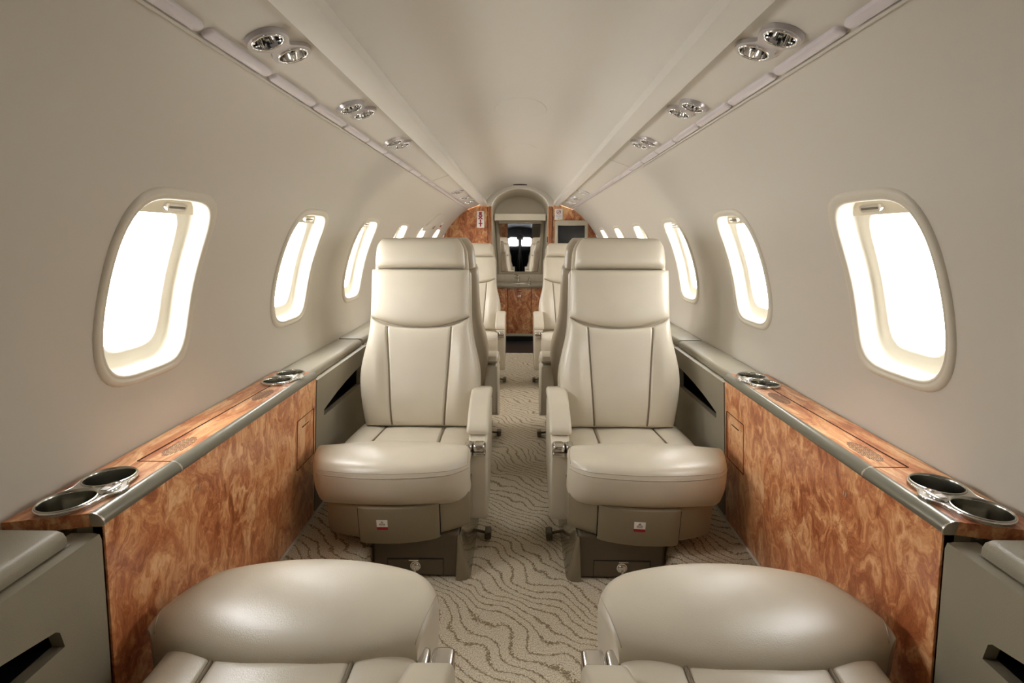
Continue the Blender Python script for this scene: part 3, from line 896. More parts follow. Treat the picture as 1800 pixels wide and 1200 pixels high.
    pad = [(-.216, .404), (-.214, .396), (-.202, .392), (-.12, .424), (-.02, .456), (.06, .452), (.068, .464), (.055, .484), (-.01, .496), (-.08, .482), (-.16, .447), (-.200, .426), (-.214, .414)]
    bm = prism(pad, lambda y, z: Vector((AX0-.008, y, z)), lambda y, z: Vector((AX1+.003, y, z)), bev=.011, seg=4)
    obj('arm_pad', MX(bm), M['leather'], arm, smooth=40, wn=True)
    bm = None
    for xa_, xb_ in ((AX0-.010, AX0+.0165), (AX0+.0185, AX1-.004)):
        bm = box(xa_, xb_, -.283, -.236, .361, .387, bev=.010)
        abox(bm, xa_, xb_, -.278, -.236, .345, .3605, bev=.005)
        obj('latch', MX(bm), M['latch'], arm, 'brushed metal latch', smooth=40, wn=True)
    # ---- backrest: shell with cushions (hinge coordinates: t = height above the hinge, y forward negative)
    H = Vector(HINGE)
    def outline_body(ts, extra, yfr, ybk, rnd, hw=hwf):
        rows = []
        for t in ts:
            w = hw(t)+extra
            row = []
            for k in range(28):
                a = 2*PI*k/28; c, s_ = math.cos(a), math.sin(a)
                x = w*math.copysign(abs(c)**.35, c)
                yy = (ybk(t) if s_ > 0 else yfr(t))*abs(s_)**(.55)
                row.append(Vector((x+bx, yy, t)))
            rows.append(row)
        return rows
    ts = list(np.linspace(-.04, .575, 26))
    rows = outline_body(ts, .007, lambda t: -.028, lambda t: .085-.03*t, 0)
    rows = [[bx_+(Vector((0, 0, .003))) for bx_ in [Vector((bx+(q.x-bx)*.93, q.y*.8, q.z-.012)) for q in rows[0]]]]+rows+[[Vector((bx+(q.x-bx)*.97, q.y*.85, q.z+.010)) for q in rows[-1]], [Vector((bx+(q.x-bx)*.90, q.y*.6, q.z+.014)) for q in rows[-1]]]
    bm = B(); V = agrid(bm, rows, closev=True); cap(bm, V[0]); cap(bm, list(reversed(V[-1])))
    bmesh.ops.translate(bm, verts=bm.verts, vec=H)
    back = obj('backrest', MX(bm), M['leather_side'], root, smooth=60)
    # move the origin of the backrest to the hinge so that it can recline
    back.data.transform(Matrix.Translation(-Vector((s*H.x, H.y, H.z))))
    back.location = (s*H.x, H.y, H.z)
    def bobj(name, bm, mat, parent, **k):
        bmesh.ops.translate(bm, verts=bm.verts, vec=H)
        return obj(name, MX(bm), mat, parent, **k)
    # lower cushion
    def gb(t): return .094+.024*min(max(t, 0), .40)/.38
    def lower(p, v, g0=0):
        w0 = hwf(0)
        u = p
        tt = seam_t(u)-.002; tb = .010
        t = tb+(tt-tb)*v
        w = hwf(t); g = gb(t); x = pmap(p, g, w)
        ee = (max(0, 1-abs(p)**7)**.45)
        ev = max(0, 1-abs(2*v-1)**14)**.35
        d = .028+.026*ee*ev
        ax = abs(x)
        d += .018*sstep(g, g+.05, ax)*math.exp(-((t-.19)/.14)**2)*ee           # side wings
        d += .012*math.exp(-((t-.10)/.10)**2)*(1-(x/w)**2)*ev                    # lumbar swell
        d -= groove(x, g, .0055, .0045)*ev
        return Vector((x+bx, -d, t))
    vs2 = list(np.concatenate([[0, .006, .02, .04], np.linspace(.07, .93, 26), [.96, .98, .994, 1]]))
    bm = B(); rows = [[lower(p, v) for v in vs2] for p in ps]
    rows = [[Vector((q.x, .0, q.z)) for q in rows[0]]]+rows+[[Vector((q.x, .0, q.z)) for q in rows[-1]]]
    rows = [[Vector((r_[0].x, .0, r_[0].z))]+r_+[Vector((r_[-1].x, .0, r_[-1].z))] for r_ in rows]
    agrid(bm, rows)
    lc = bobj('back_cushion', bm, M['leather'], back, smooth=70, recalc=True)
    for sg in (-1, 1):
        pts = []; bm = B()
        for v in np.linspace(.02, .985, 24):
            q = lower(sg*.5, v); pts.append(q+Vector((0, -.0004, 0)))
        atube(bm, pts, .0036, 8)
        bobj('piping', bm, M['piping'], lc, smooth=180)
    # upper cushion
    def upper(p, v):
        tb = seam_t(p)+.001; tt = .585
        t = tb+(tt-tb)*v
        w = hwf(t); x = p*w
        ee = max(0, 1-abs(p)**9)**.45; ev = max(0, 1-abs(2*v-1)**10)**.4
        d = .028+.027*ee*ev+.004*(1-p*p)*math.sin(PI*v)
        return Vector((x+bx, -d, t))
    pu = sorted(set([round(float(a), 5) for a in np.concatenate([np.linspace(-1, 1, 41), 1-np.array([.004, .012, .025]), -1+np.array([.004, .012, .025])])]))
    bm = B(); rows = [[upper(p, v) for v in vs2] for p in pu]
    rows = [[Vector((q.x, .0, q.z)) for q in rows[0]]]+rows+[[Vector((q.x, .0, q.z)) for q in rows[-1]]]
    rows = [[Vector((r_[0].x, .0, r_[0].z))]+r_+[Vector((r_[-1].x, .0, r_[-1].z))] for r_ in rows]
    agrid(bm, rows)
    bobj('shoulder_cushion', bm, M['leather'], back, smooth=70)
    # headrest: pad in front, darker wings behind
    def hw_head(t):
        v = (t-.588)/.118
        return .1655-.010*max(v, 0)-.022*max(0, v-.55)**2*5
    bm = B(); rows = []
    for v in np.linspace(0, 1, 22):
        t = .590+.114*v
        w = hw_head(t)
        ev = max(0, 1-abs(2*v-1)**5)**.42
        row = []
        for p in pu:
            ee = max(0, 1-abs(p)**10)**.45
            d = .020+.052*ev*(.35+.65*ee)-.020*v**2*ee
            row.append(Vector((p*w*(.965+.035*ev)+bx, -d, t)))
        rows.append([Vector((row[0].x, .02-.0*v, row[0].z))]+row+[Vector((row[-1].x, .02, row[-1].z))])
    rows = [[Vector((q.x, .02, q.z)) for q in rows[0]]]+rows+[[Vector((q.x, .02, q.z)) for q in rows[-1]]]
    agrid(bm, rows)
    hd = bobj('headrest', bm, M['leather'], back, smooth=70)
    rows = outline_body(list(np.linspace(.588, .700, 10)), .010, lambda t: -.012, lambda t: .085-.35*max(0, t-.62), 0, hw_head)
    rows = [[Vector((bx+(q.x-bx)*.95, q.y*.8, q.z-.006)) for q in rows[0]]]+rows+[[Vector((bx+(q.x-bx)*.96, q.y*.8, q.z+.006)) for q in rows[-1]]]
    bm = B(); V = agrid(bm, rows, closev=True); cap(bm, V[0]); cap(bm, list(reversed(V[-1])))
    bobj('headrest_shell', bm, M['leather_side'], back, smooth=60)
    back.rotation_euler.x = -recline
    # ---- placard on the leg rest
    bm = B()
    def pz(x, z, h): return Vector((x, front(x)-.008-.008*(z-.152)/.1-h, z))
    def quad(x0, x1, z0, z1, h):
        bm = B(); xs_ = np.linspace(x0, x1, 6)
        agrid(bm, [[pz(x, z0, h), pz(x, z1, h), pz(x, z1, h-.0006), pz(x, z0, h-.0006)] for x in xs_], closev=True)
        return bm
    # text reads left to right from the front in both hands, so place by mirrored x
    po = -.016 if s > 0 else .030
    pc = obj('placard', MX(quad(po-.016, po+.016, .206, .2285, .0008)), M['white'], root, 'white and red placard', smooth=0)
    obj('red_band', MX(quad(po-.016, po+.016, .1965, .206, .0008)), M['red'], pc, smooth=0)
    bm = B()
    for (x0, z0, x1, z1) in ((.0155, .2255, .0115, .2185), (.0155, .2255, .0195, .2185), (.0115, .2185, .0195, .2185), (.0075, .2145, .0235, .2145), (.0075, .2145, .0100, .2175), (.0235, .2145, .0210, .2175), (.0075, .2105, .0235, .2105), (.0125, .2215, .0185, .2215)):
        atube(bm, [pz(x0+po-.0155, z0, .001), pz(x1+po-.0155, z1, .001)], .00055, 5)
    obj('emblem', MX(bm), M['ink'], pc, smooth=0)
    return root
def set_recline(root, r):
    for c in root.children:
        if c.name.startswith('armrest') and r > .8: c.location.z -= .045      # lowered armrest of the laid-back seats
        if c.name.startswith('backrest'): c.rotation_euler.x = -r
XS = .379
SL = make_seat(1); SR = make_seat(-1)
spec = [  # source, x, y, turned, recline, label
    (SL, -XS, 1.83, 0, .215, 'beige leather seat facing the camera, left of the aisle, nearest pair with visible backrests'),
    (SR, XS, 1.83, 0, .215, 'beige leather seat facing the camera, right of the aisle, nearest pair with visible backrests'),
    (SR, -XS, .495, 1, 1.02, 'beige leather seat in the left foreground, only cushion and armrest showing'),
    (SL, XS, .495, 1, 1.02, 'beige leather seat in the right foreground, only cushion and armrest showing'),
    (SR, -XS, 2.43, 1, .20, 'beige leather seat mostly hidden behind the left seat facing the camera, turned away'),
    (SL, XS, 2.43, 1, .20, 'beige leather seat mostly hidden behind the right seat facing the camera, turned away'),
    (SL, -XS, 3.83, 0, .43, 'rearmost beige leather seat left of the aisle, in front of the EXIT sign bulkhead'),
    (SR, XS, 3.83, 0, .43, 'rearmost beige leather seat right of the aisle, in front of the monitor'),
]
used = set()
for src, x, y, turn, rec, lab in spec:
    if src not in used: o = src; used.add(src)
    else: o = copy_tree(src)
    o.location = (x, y, 0); o.rotation_euler.z = PI if turn else 0
    o['label'] = lab; set_recline(o, rec)

# ------------------------------------------------------------------ rear bulkheads
YB = 4.90
def arch_profile(s):
    """outline (x, z rel) of one bulkhead half: inner jamb, up, along the overhead panel, down the wall"""
    T = .011*YB
    pts = [(.258, -EYE), (.258, .283), (.305, .343-T), (.352, .349-T), (.478, .306-T)]
    for z in (.285, .25, .2, .15, .10, .04, -.05, -.15, -.25, -.35, -.45, -.56, -.7): pts.append((prof(z)-.002, tap(YB, z)))
    pts.append((.70, -EYE))
    return pts
for s in (-1, 1):
    pts = arch_profile(s)
    bm = prism(pts, lambda x, z: Vector((s*x, YB+.002, EYE+z)), lambda x, z: Vector((s*x, YB+.032, EYE+z)), bev=.0015)
    o = obj('wall_rear_left' if s < 0 else 'wall_rear_right', bm, M['burl_aft'], kind='structure', smooth=30)
    # wooden jamb edges
    for k, (xa, xb, d) in enumerate(((.258, .272, .012), (.276, .290, .008))):
        bm = box(*sorted((s*xa, s*xb)), YB-d, YB+.004, .02, EYE+.276, bev=.003)
        obj('trim_%d' % (11+k+(0 if s < 0 else 2)), bm, M['woodedge'], kind='structure', smooth=40, wn=True)
    bm = box(*sorted((s*.292, s*.297)), YB-.004, YB+.004, .02, EYE+.27)
    obj('trim_%d' % (15 if s < 0 else 16), bm, M['line'], kind='structure', smooth=0)
# greige band between the dome and the lavatory arch
def arch_pt(x0, top, spring, a): return (x0*math.cos(a), spring+(top-spring)*math.sin(a))
T = .011*YB
bm = B()
AA = np.linspace(0, PI, 41)
outer = [(.315*math.cos(a)*(1 if abs(math.cos(a)) > .98 else 1), 0) for a in AA]
rows = []
for i, a in enumerate(AA):
    ix, iz = arch_pt(.262, .430, .245, a)
    x = .333*math.cos(a); oz = cz(x)-T+.004
    rows.append([Vector((ix, YB+.004, EYE+iz)), Vector((ix*1.012, YB-.004, EYE+iz+.006)), Vector((ix*1.03, YB-.004, EYE+iz+.012)), Vector((x, YB-.001, EYE+max(oz, iz+.014)))])
agrid(bm, rows)
o = obj('trim_17', bm, M['ceil'], kind='structure', smooth=40, recalc=False); o['label'] = 'cream arch over the lavatory doorway'
# ------------------------------------------------------------------ lavatory compartment
YL = 5.62
bm = B(); rows = []
for y, k, tp in ((YB+.004, 1.0, .430), (YB+.02, 1.06, .448), (5.30, 1.06, .446), (YL, .98, .412)):
    row = [Vector((-.262*k, y, .0)), Vector((-.262*k, y, EYE+.10))]
    for a in np.linspace(PI, 0, 31):
        x, z = arch_pt(.262*k, tp, .245, a); row.append(Vector((x, y, EYE+z)))
    row += [Vector((.262*k, y, EYE+.10)), Vector((.262*k, y, .0))]
    rows.append(row)
agrid(bm, rows)
obj('ceiling_lavatory', bm, M['lav'], kind='structure', smooth=40, recalc=False)
bm = box(-.30, .30, YL-.01, YL+.02, 0, EYE+.46); o = obj('wall_lavatory', bm, M['lav'], kind='structure', smooth=0)
o['label'] = 'greige rear wall of the lavatory behind the mirror'
# header box with a dark light slot above the mirror
bm = B()
abox(bm, -.258, .258, 5.38, YL-.012, EYE+.165, EYE+.232, bev=.006)
hd = obj('mirror_header', bm, M['lav'], label='greige header box spanning the lavatory above the mirror', cat='box', smooth=40, wn=True)
obj('light_slot', box(-.215, .215, 5.43, YL-.02, EYE+.150, EYE+.166), M['lavtrim'], hd, smooth=0)
# mirror: trapezoid glass with a pale moulded surround
YM = 5.585
m_ = [(-.219, .140), (.219, .140), (.192, -.358), (-.192, -.358)]
root = thing('wall_mirror', 'tall mirror above the lavatory sink, reflecting the cabin and cockpit windscreen', 'mirror', (0, YM, EYE-.36))
obj('glass', plate([m_], lambda x, z: Vector((x, YM, EYE+z)), lambda x, z: Vector((x, YM+.006, EYE+z))), M['mirror'], root, smooth=0)
fr = [(-.252, .162), (.252, .162), (.222, -.384), (-.222, -.384)]
obj('surround', plate([fr, m_], lambda x, z: Vector((x, YM-.006, EYE+z)), lambda x, z: Vector((x, YM+.012, EYE+z))), M['lavtrim'], root, smooth=0)
bm = tube([Vector((x, YM-.005, EYE+z)) for x, z in m_], .004, 8, closed=True); obj('edge_trim', bm, M['satin'], root, smooth=180)
obj('top_rail', box(-.232, .232, YM-.016, YM-.004, EYE+.141, EYE+.154, bev=.003), M['satin'], root, smooth=40)
# vanity
YV = 5.21
root = thing('vanity_cabinet', 'burl wood lavatory vanity with a stone counter below the mirror', 'cabinet', (0, 5.4, 0))
obj('body', box(-.252, .252, YV, YL-.012, .04, EYE-.495), M['plastic_dark'], root, smooth=0)
for k, (xa, xb) in enumerate(((-.252, -.122), (-.118, .115), (.119, .252))):
    dd = obj('door', box(xa, xb, YV-.016, YV-.001, .075, EYE-.497, bev=.002), M['burl_aft'], root, smooth=40)
    if k == 1: obj('finger_slot', box(-.018, .018, YV-.0175, YV-.015, EYE-.533, EYE-.526, bev=.0006), M['line'], dd, smooth=0)
obj('base_moulding', box(-.252, .252, YV-.020, YV, .048, .073, bev=.003), M['lavtrim'], root, smooth=40)
obj('toe_kick', box(-.25, .25, YV-.001, YV+.03, .0, .046), M['black'], root, smooth=0)
ct = [(-.254, 5.57), (.254, 5.57), (.254, YV-.022)]+[(.254-.508*t, YV-.022-.028*math.sin(PI*t)) for t in np.linspace(.04, .96, 16)]+[(-.254, YV-.022)]
bas = [(.005+.115*math.cos(a), 5.36+.085*math.sin(a)) for a in np.linspace(0, 2*PI, 41)[:-1]]
ctop = obj('counter', plate([ct, bas], lambda x, y: Vector((x, y, EYE-.463)), lambda x, y: Vector((x, y, EYE-.494))), M['stone'], root, smooth=30)
bm = B(); rows = []
for r, z in ((1.0, -.464), (.97, -.475), (.88, -.510), (.6, -.528), (.0, -.532)):
    rows.append([Vector((.005+.115*r*math.cos(a), 5.36+.085*r*math.sin(a), EYE+z)) for a in np.linspace(0, 2*PI, 41)[:-1]])
agrid(bm, rows, closev=True); obj('basin', bm, M['satin'], root, smooth=60, recalc=False)
bs = obj('backsplash', box(-.254, .254, 5.572, 5.584, EYE-.463, EYE-.386, bev=.002), M['lav'], root, smooth=30)
for x in (-.16, .16): obj('tile_joint', box(x-.001, x+.001, 5.5712, 5.573, EYE-.462, EYE-.388), M['lavtrim'], bs, smooth=0)
obj('edge_strip', tube([Vector((x, y-.001, EYE-.479)) for x, y in ct[2:]], .006, 8), M['rail'], root, smooth=180)
# faucet and soap pump
zc = EYE-.4625
root = thing('faucet', 'chrome single-lever faucet on the lavatory counter', 'faucet', (-.015, 5.50, zc))
bm = lathe([(0, .0), (.022, .0), (.022, .006), (.016, .010), (.0155, .055), (.012, .066), (0, .068)], (-.015, 5.50, zc), n=24)
obj('body', bm, M['chrome'], root, smooth=50)
obj('spout', tube([(-.015, 5.495, zc+.045), (-.035, 5.46, zc+.055), (-.058, 5.43, zc+.050), (-.062, 5.425, zc+.036)], .0085, 10), M['chrome'], root, smooth=60)
obj('lever', tube([(-.015, 5.50, zc+.066), (-.032, 5.47, zc+.080), (-.062, 5.44, zc+.090)], [.008, .0065, .005], 8), M['chrome'], root, smooth=60)
root = thing('soap_dispenser', 'small chrome soap pump right of the faucet on the counter', 'dispenser', (.098, 5.50, zc))
obj('base', lathe([(0, 0), (.017, 0), (.017, .004), (.020, .006), (.020, .038), (.012, .044), (0, .045)], (.098, 5.50, zc), n=24), M['chrome'], root, smooth=50)
obj('nozzle', tube([(.098, 5.50, zc+.044), (.098, 5.50, zc+.055), (.070, 5.48, zc+.060)], .0045, 8), M['chrome'], root, smooth=60)
# ------------------------------------------------------------------ signs on the bulkheads
def text_bm(body, size, place, bold=0.):
    cu = bpy.data.curves.new('lettering', 'FONT'); cu.body = body; cu.size = size; cu.align_x = 'CENTER'; cu.align_y = 'CENTER'
    cu.extrude = .0004; cu.offset = bold; cu.space_line = .86
    o = bpy.data.objects.new('lettering', cu); C.objects.link(o)
    dg = bpy.context.evaluated_depsgraph_get(); me = bpy.data.meshes.new_from_object(o.evaluated_get(dg))
    bpy.data.objects.remove(o); bpy.data.curves.remove(cu)
    bm = B(); bm.from_mesh(me); bpy.data.meshes.remove(me)
    for v in bm.verts: v.co = place(v.co)
    return bm
YS = YB+.001
cx0, cz0 = -.362, .160
root = thing('exit_sign', 'white vertical EXIT sign with dark red letters on the left rear bulkhead', 'sign', (cx0, YS, EYE+cz0-.075))
obj('plate', box(cx0-.035, cx0+.035, YS-.005, YS, EYE+cz0-.075, EYE+cz0+.075, bev=.002), M['white'], root, smooth=40)
obj('frame', tube([Vector((cx0+a, YS-.004, EYE+cz0+b)) for a, b in ((-.034, -.074), (.034, -.074), (.034, .074), (-.034, .074))], .0022, 6, closed=True), M['lavtrim'], root, smooth=180)
for k, ch in enumerate('EXIT'):
    z = cz0+.0495-k*.0330
    obj('letter', text_bm(ch, .042, lambda c: Vector((cx0+c.x*1.12, YS-.0056-c.z, EYE+z+c.y*.92)), .0034), M['red'], root, smooth=0)
cx1, cz1 = .352, .206
root = thing('no_smoking_sign', 'small white no-smoking placard on the right rear bulkhead above the monitor', 'sign', (cx1, YS, EYE+cz1-.049))
obj('plate', box(cx1-.037, cx1+.037, YS-.004, YS, EYE+cz1-.049, EYE+cz1+.049, bev=.001), M['white'], root, smooth=40)
bm = tube([Vector((cx1+.018*math.cos(a), YS-.0045, EYE+cz1+.020+.018*math.sin(a))) for a in np.linspace(0, 2*PI, 33)[:-1]], .0022, 6, closed=True)
atube(bm, [Vector((cx1-.013, YS-.0047, EYE+cz1+.007)), Vector((cx1+.013, YS-.0047, EYE+cz1+.033))], .0020, 6)
obj('prohibition_ring', bm, M['red'], root, smooth=180)
bm = box(cx1-.012, cx1+.010, YS-.0044, YS-.0038, EYE+cz1+.018, EYE+cz1+.022); abox(bm, cx1+.011, cx1+.013, YS-.0044, YS-.0038, EYE+cz1+.018, EYE+cz1+.030)
obj('cigarette', bm, M['ink'], root, smooth=0)
bm = B()
for k, w in enumerate((.028, .026, .020, .016)):
    z = cz1-.008-k*.0062; abox(bm, cx1-w, cx1+w, YS-.0044, YS-.0038, EYE+z-.0011, EYE+z+.0011)
obj('small_print', bm, M['greyink'], root, smooth=0)
bm = prism([(cx1-.005, cz1-.041), (cx1+.005, cz1-.041), (cx1, cz1-.034)], lambda x, z: Vector((x, YS-.0046, EYE+z)), lambda x, z: Vector((x, YS-.003, EYE+z)))
obj('mark', bm, M['ink'], root, smooth=0)
# monitor
mx0, mx1, mz0, mz1 = .318, .618, -.155, .151
root = thing('cabin_monitor', 'flat screen monitor in a greige frame on the right rear bulkhead', 'monitor', ((mx0+mx1)/2, YS-.03, EYE+mz0))
obj('housing', plate([rrect((mx0+mx1)/2, (mz0+mz1)/2, mx1-mx0, mz1-mz0, .012), [(mx0+.028, mz0+.055), (mx1-.028, mz0+.055), (mx1-.028, mz1-.045), (mx0+.028, mz1-.045)]],
    lambda x, z: Vector((x, YS-.034, EYE+z)), lambda x, z: Vector((x, YS, EYE+z))), M['bezelgrey'], root, smooth=30)
obj('screen', box(mx0+.026, mx1-.026, YS-.029, YS-.02, EYE+mz0+.053, EYE+mz1-.043), M['screen'], root, smooth=0)
obj('inner_trim', tube([Vector((x, YS-.033, EYE+z)) for x, z in ((mx0+.027, mz0+.054), (mx1-.027, mz0+.054), (mx1-.027, mz1-.044), (mx0+.027, mz1-.044))], .003, 6, closed=True), M['satin'], root, smooth=180)
obj('name_badge', box(.440, .496, YS-.0355, YS-.033, EYE+mz1-.028, EYE+mz1-.014, bev=.001), M['lavtrim'], root, smooth=30)
# small black door latches inside the right jamb
for k, z in enumerate((-.02, -.20)):
    lt = obj('door_latch', box(.2505, .2575, YB-.004, YB+.02, EYE+z-.025, EYE+z+.025, bev=.002), M['blackmetal'],
        label='small dark latch on the right jamb of the lavatory doorway, %s' % ('upper one' if k == 0 else 'lower one'), cat='latch', group='doorway latches', smooth=40)
# ------------------------------------------------------------------ emergency exit handle cover on the left wall
root = thing('emergency_exit_handle', 'cream emergency exit handle cover with a dark finger slot on the left wall', 'handle', tuple(wallpt(-1, 4.02, .08)))
cov = [(3.70, .060), (3.72, .052), (4.24, .068), (4.30, .082), (4.31, .185), (4.27, .205), (4.00, .212), (3.93, .205)]
def wf(h): return lambda y, z: wallpt(-1, y, z, h)
bm = B()
def shell(pts, h0, h1, ins):
    c = (sum(p[0] for p in pts)/len(pts), sum(p[1] for p in pts)/len(pts))
    inn = [(c[0]+(p[0]-c[0])*ins, c[1]+(p[1]-c[1])*ins) for p in pts]
    bm = B(); V = agrid(bm, [[wallpt(-1, *p, h0) for p in pts], [wallpt(-1, *p, h1*.8) for p in pts], [wallpt(-1, *p, h1) for p in inn]], closev=True); cap(bm, V[-1]); return bm
obj('cover', shell(cov, -.002, .006, .95), M['wall'], root, smooth=30)
obj('finger_slot', shell([(4.02, .075), (4.12, .075), (4.12, .130), (4.02, .130)], .004, .0075, .95), M['plastic'], root, smooth=30)
lb = obj('instruction_label', shell([(4.345, .095), (4.43, .095), (4.43, .150), (4.345, .150)], -.001, .0015, .99), M['white'], root, 'small white and red instruction label', smooth=30)
obj('red_band', shell([(4.355, .100), (4.42, .100), (4.42, .124), (4.355, .124)], .001, .0026, .99), M['red'], lb, smooth=30)
# ------------------------------------------------------------------ front of the cabin and cockpit (behind the camera, seen in the mirror)
YF = Y0
for s in (-1, 1):
    pts = [(.27, -EYE), (.27, .26), (.305, .36), (.352, .362), (.478, .32)]
    for z in (.285, .25, .2, .15, .10, .04, -.05, -.15, -.25, -.35, -.45, -.56, -.7): pts.append((prof(z)-.002, z))
    pts.append((.70, -EYE))
    bm = prism(pts, lambda x, z: Vector((s*x, YF-.03, EYE+z)), lambda x, z: Vector((s*x, YF-.002, EYE+z)))
    obj('wall_front_left' if s < 0 else 'wall_front_right', bm, M['burl_aft'] if s < 0 else M['plastic_dark'], kind='structure', smooth=30)
bm = B(); rows = []
for i, a in enumerate(AA):
    ix, iz = arch_pt(.272, .40, .25, a); x = .333*math.cos(a); oz = cz(x)+.01
    rows.append([Vector((ix, YF-.002, EYE+iz)), Vector((x, YF-.002, EYE+max(oz, iz+.01)))])
agrid(bm, rows); obj('trim_18', bm, M['ceil'], kind='structure', smooth=40, recalc=False)
bm = B(); rows = []
YN = -2.25
for y, k, dz in ((YF-.002, 1, 0), (-1.5, .95, 0), (YN, .80, -.06)):
    rows.append([Vector((.78*k*math.copysign(abs(math.cos(a))**.8, math.cos(a)), y, EYE-.25+dz+(.70 if math.sin(a) > 0 else 1.25)*k*math.sin(a))) for a in np.linspace(0, 2*PI, 41)[:-1]])
agrid(bm, rows, closev=True); obj('wall_cockpit', bm, M['darkgrey'], kind='structure', smooth=60, recalc=False)
op = [(.80*.78*math.copysign(abs(math.cos(a))**.8, math.cos(a)), -.31+(.56 if math.sin(a) > 0 else 1.0)*math.sin(a)) for a in np.linspace(0, 2*PI, 41)[:-1]]
wl = [(-.33, -.21), (-.045, -.20), (-.045, -.01), (-.24, -.01), (-.33, -.07)]
wr = [(-x, z) for x, z in reversed(wl)]
bm = plate([op, wl, wr], lambda x, z: Vector((x, YN, EYE+z)), lambda x, z: Vector((x, YN-.03, EYE+z)))
obj('wall_nose', bm, M['darkgrey'], kind='structure', smooth=0)
for k, w in enumerate((wl, wr)):
    root = thing('window_%d' % (13+k), 'bright cockpit windscreen pane seen only in the mirror, %s one' % ('left' if k == 0 else 'right'), None, (0, YN, EYE-.1), kind='structure')
    obj('pane', plate([w], lambda x, z: Vector((x, YN-.012, EYE+z)), lambda x, z: Vector((x, YN-.018, EYE+z))), M['glass'], root, smooth=0)
bm = box(-.40, .40, YN+.02, -1.90, .0, EYE-.215, bev=.04)
obj('instrument_panel', bm, M['blackmetal'], label='dark cockpit instrument panel under the windscreen, seen in the mirror', cat='panel', smooth=40, wn=True)
# camera on a tripod and a black cloth, reflected in the mirror
root = thing('tripod_camera', 'black camera on a tripod in the aisle, seen only in the mirror', 'camera', (0, -.16, 0))
obj('camera_body', box(-.075, .075, -.135, -.065, EYE-.055, EYE+.045, bev=.012), M['blackmetal'], root, smooth=40, wn=True)
obj('viewfinder', box(-.028, .028, -.125, -.065, EYE+.045, EYE+.078, bev=.01), M['blackmetal'], root, smooth=40, wn=True)
obj('lens', lathe([(0, 0), (.030, 0), (.038, .012), (.038, .05), (.034, .056)], (0, -.07, EYE), (0, 1, 0), 28), M['blackmetal'], root, smooth=50)
obj('head', tube([(0, -.10, EYE-.05), (0, -.10, EYE-.17)], .024, 12), M['blackmetal'], root, smooth=60)
obj('flash', box(-.03, .03, -.14, -.09, EYE+.10, EYE+.155, bev=.008), M['blackmetal'], root, smooth=40)
obj('flash_arm', tube([(0, -.10, EYE+.07), (0, -.115, EYE+.11)], .012, 8), M['blackmetal'], root, smooth=60)
for a in (PI/2+.1, PI*7/6, -PI/6):
    obj('leg', tube([(0, -.10, EYE-.15), (.12*math.cos(a), -.16+.16*math.sin(a)-.08, .013)], [.014, .010], 8), M['blackmetal'], root, smooth=60)
bm = B(); rows = []
for z in np.linspace(.02, EYE-.28, 12):
    rows.append([Vector((x, -.40+.018*math.sin(x*38+z*2)*(1-.5*z), z)) for x in np.linspace(-.235, .235, 40)])
rows = rows+[[q+Vector((0, -.012, .004)) for q in rows[-1]]]+[[q+Vector((0, -.024, 0)) for q in r_] for r_ in reversed(rows)]
agrid(bm, rows, closeu=True)
obj('black_cloth', bm, M['blackcloth'], label='black cloth hanging across the aisle under the camera, seen in the mirror', cat='cloth', smooth=180)

# ------------------------------------------------------------------ lavatory ceiling lamp
root = thing('ceiling_lamp', 'small round downlight in the lavatory ceiling', 'lamp', (0, 4.975, EYE+.443))
obj('trim_ring', lathe([(.030, .012), (.032, .0), (.032, -.003), (.030, -.004), (.028, -.003), (.028, .002)], (0, 4.975, EYE+.4475), n=28), M['lavtrim'], root, smooth=60, recalc=False)
m_l, nt_, b_ = new_mat('lamp_glow'); b_.inputs['Emission Color'].default_value = (1, .93, .82, 1); b_.inputs['Emission Strength'].default_value = 230
obj('lamp_glass', lathe([(0, .0), (.027, .002)], (0, 4.975, EYE+.4440), n=28), m_l, root, smooth=60, recalc=False)
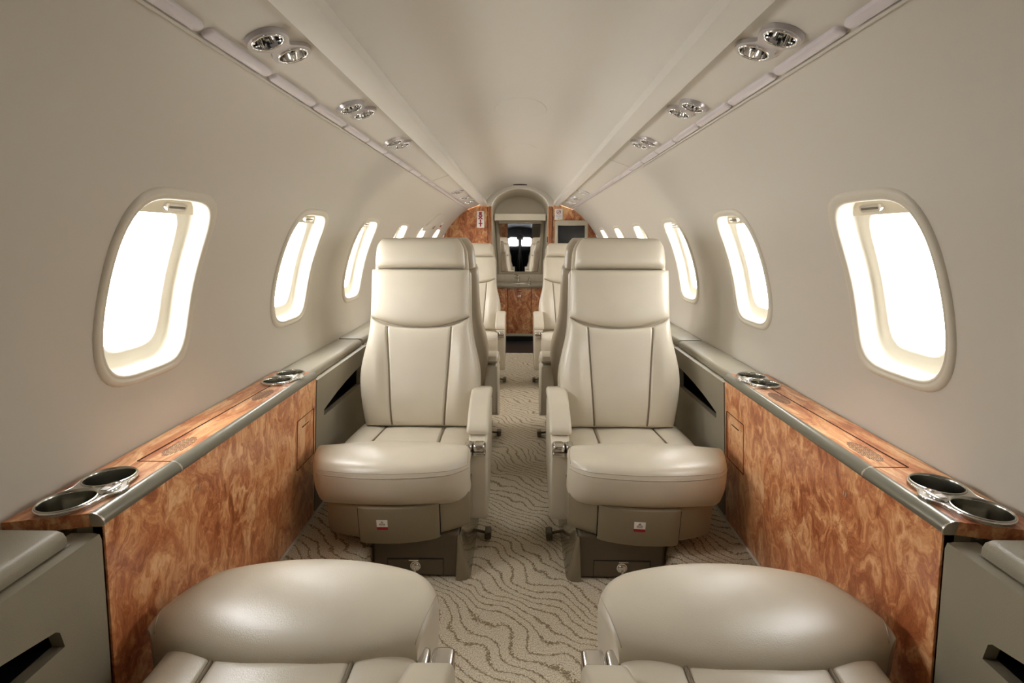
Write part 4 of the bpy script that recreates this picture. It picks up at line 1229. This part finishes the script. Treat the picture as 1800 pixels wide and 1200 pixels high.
# ------------------------------------------------------------------ daylight
w = bpy.data.worlds.new('overcast'); bpy.context.scene.world = w; w.use_nodes = True
bg = w.node_tree.nodes['Background']; bg.inputs['Color'].default_value = (1, 1, 1, 1)
wn_ = w.node_tree; tcw = wn_.nodes.new('ShaderNodeTexCoord'); sx = wn_.nodes.new('ShaderNodeSeparateXYZ'); mr = wn_.nodes.new('ShaderNodeMapRange')
wn_.links.new(tcw.outputs['Generated'], sx.inputs[0]); wn_.links.new(sx.outputs['X'], mr.inputs['Value'])
mr.inputs['From Min'].default_value = -1; mr.inputs['From Max'].default_value = 1; mr.inputs['To Min'].default_value = 30; mr.inputs['To Max'].default_value = 14.5   # the overcast is brighter on the left of the aircraft
wn_.links.new(mr.outputs[0], bg.inputs['Strength'])
for s in (-1, 1):
    for y in WY:
        L = bpy.data.lights.new('window_portal', 'AREA'); L.shape = 'RECTANGLE'; L.size = .30; L.size_y = .40
        L.cycles.is_portal = True
        o = bpy.data.objects.new('window_portal', L); C.objects.link(o)
        o.location = wallpt(s, y, ZC, -.075); o.rotation_euler = walln(s, ZC).to_track_quat('-Z', 'Y').to_euler()
L = bpy.data.lights.new('windscreen_portal', 'AREA'); L.shape = 'RECTANGLE'; L.size = .68; L.size_y = .22; L.cycles.is_portal = True
o = bpy.data.objects.new('windscreen_portal', L); C.objects.link(o); o.location = (0, YN-.05, EYE-.11); o.rotation_euler = (-PI/2, 0, PI)
o.rotation_euler = Vector((0, 1, 0)).to_track_quat('-Z', 'Y').to_euler()
# ------------------------------------------------------------------ camera
F_ = 917.; VP = (914., 417.); ROLL = math.radians(.28)
d = Vector(((VP[0]-900)/F_, -(VP[1]-600)/F_, 1)).normalized()
up = Vector((math.sin(ROLL), math.cos(ROLL), 0))
xw = up.cross(d).normalized(); zw = d.cross(xw)
R = Matrix((xw, d, zw)).transposed()          # columns: world axes seen from the camera (right, up, forward)
rt, upv, fw = Vector(R[0]), Vector(R[1]), Vector(R[2])
rot = Matrix((rt, upv, -fw)).transposed()
cam = bpy.data.cameras.new('camera'); cam.sensor_width = 36; cam.lens = F_/1800*36; cam.clip_start = .02
co = bpy.data.objects.new('camera', cam); C.objects.link(co)
co.matrix_world = Matrix.Translation((0, 0, EYE)) @ rot.to_4x4()
sc = bpy.context.scene; sc.camera = co
sc.cycles.max_bounces = 10; sc.cycles.diffuse_bounces = 6; sc.cycles.glossy_bounces = 4; sc.cycles.transparent_max_bounces = 12
sc.view_settings.view_transform = 'Standard'; sc.view_settings.look = 'None'; sc.view_settings.gamma = 1; sc.view_settings.exposure = 0.
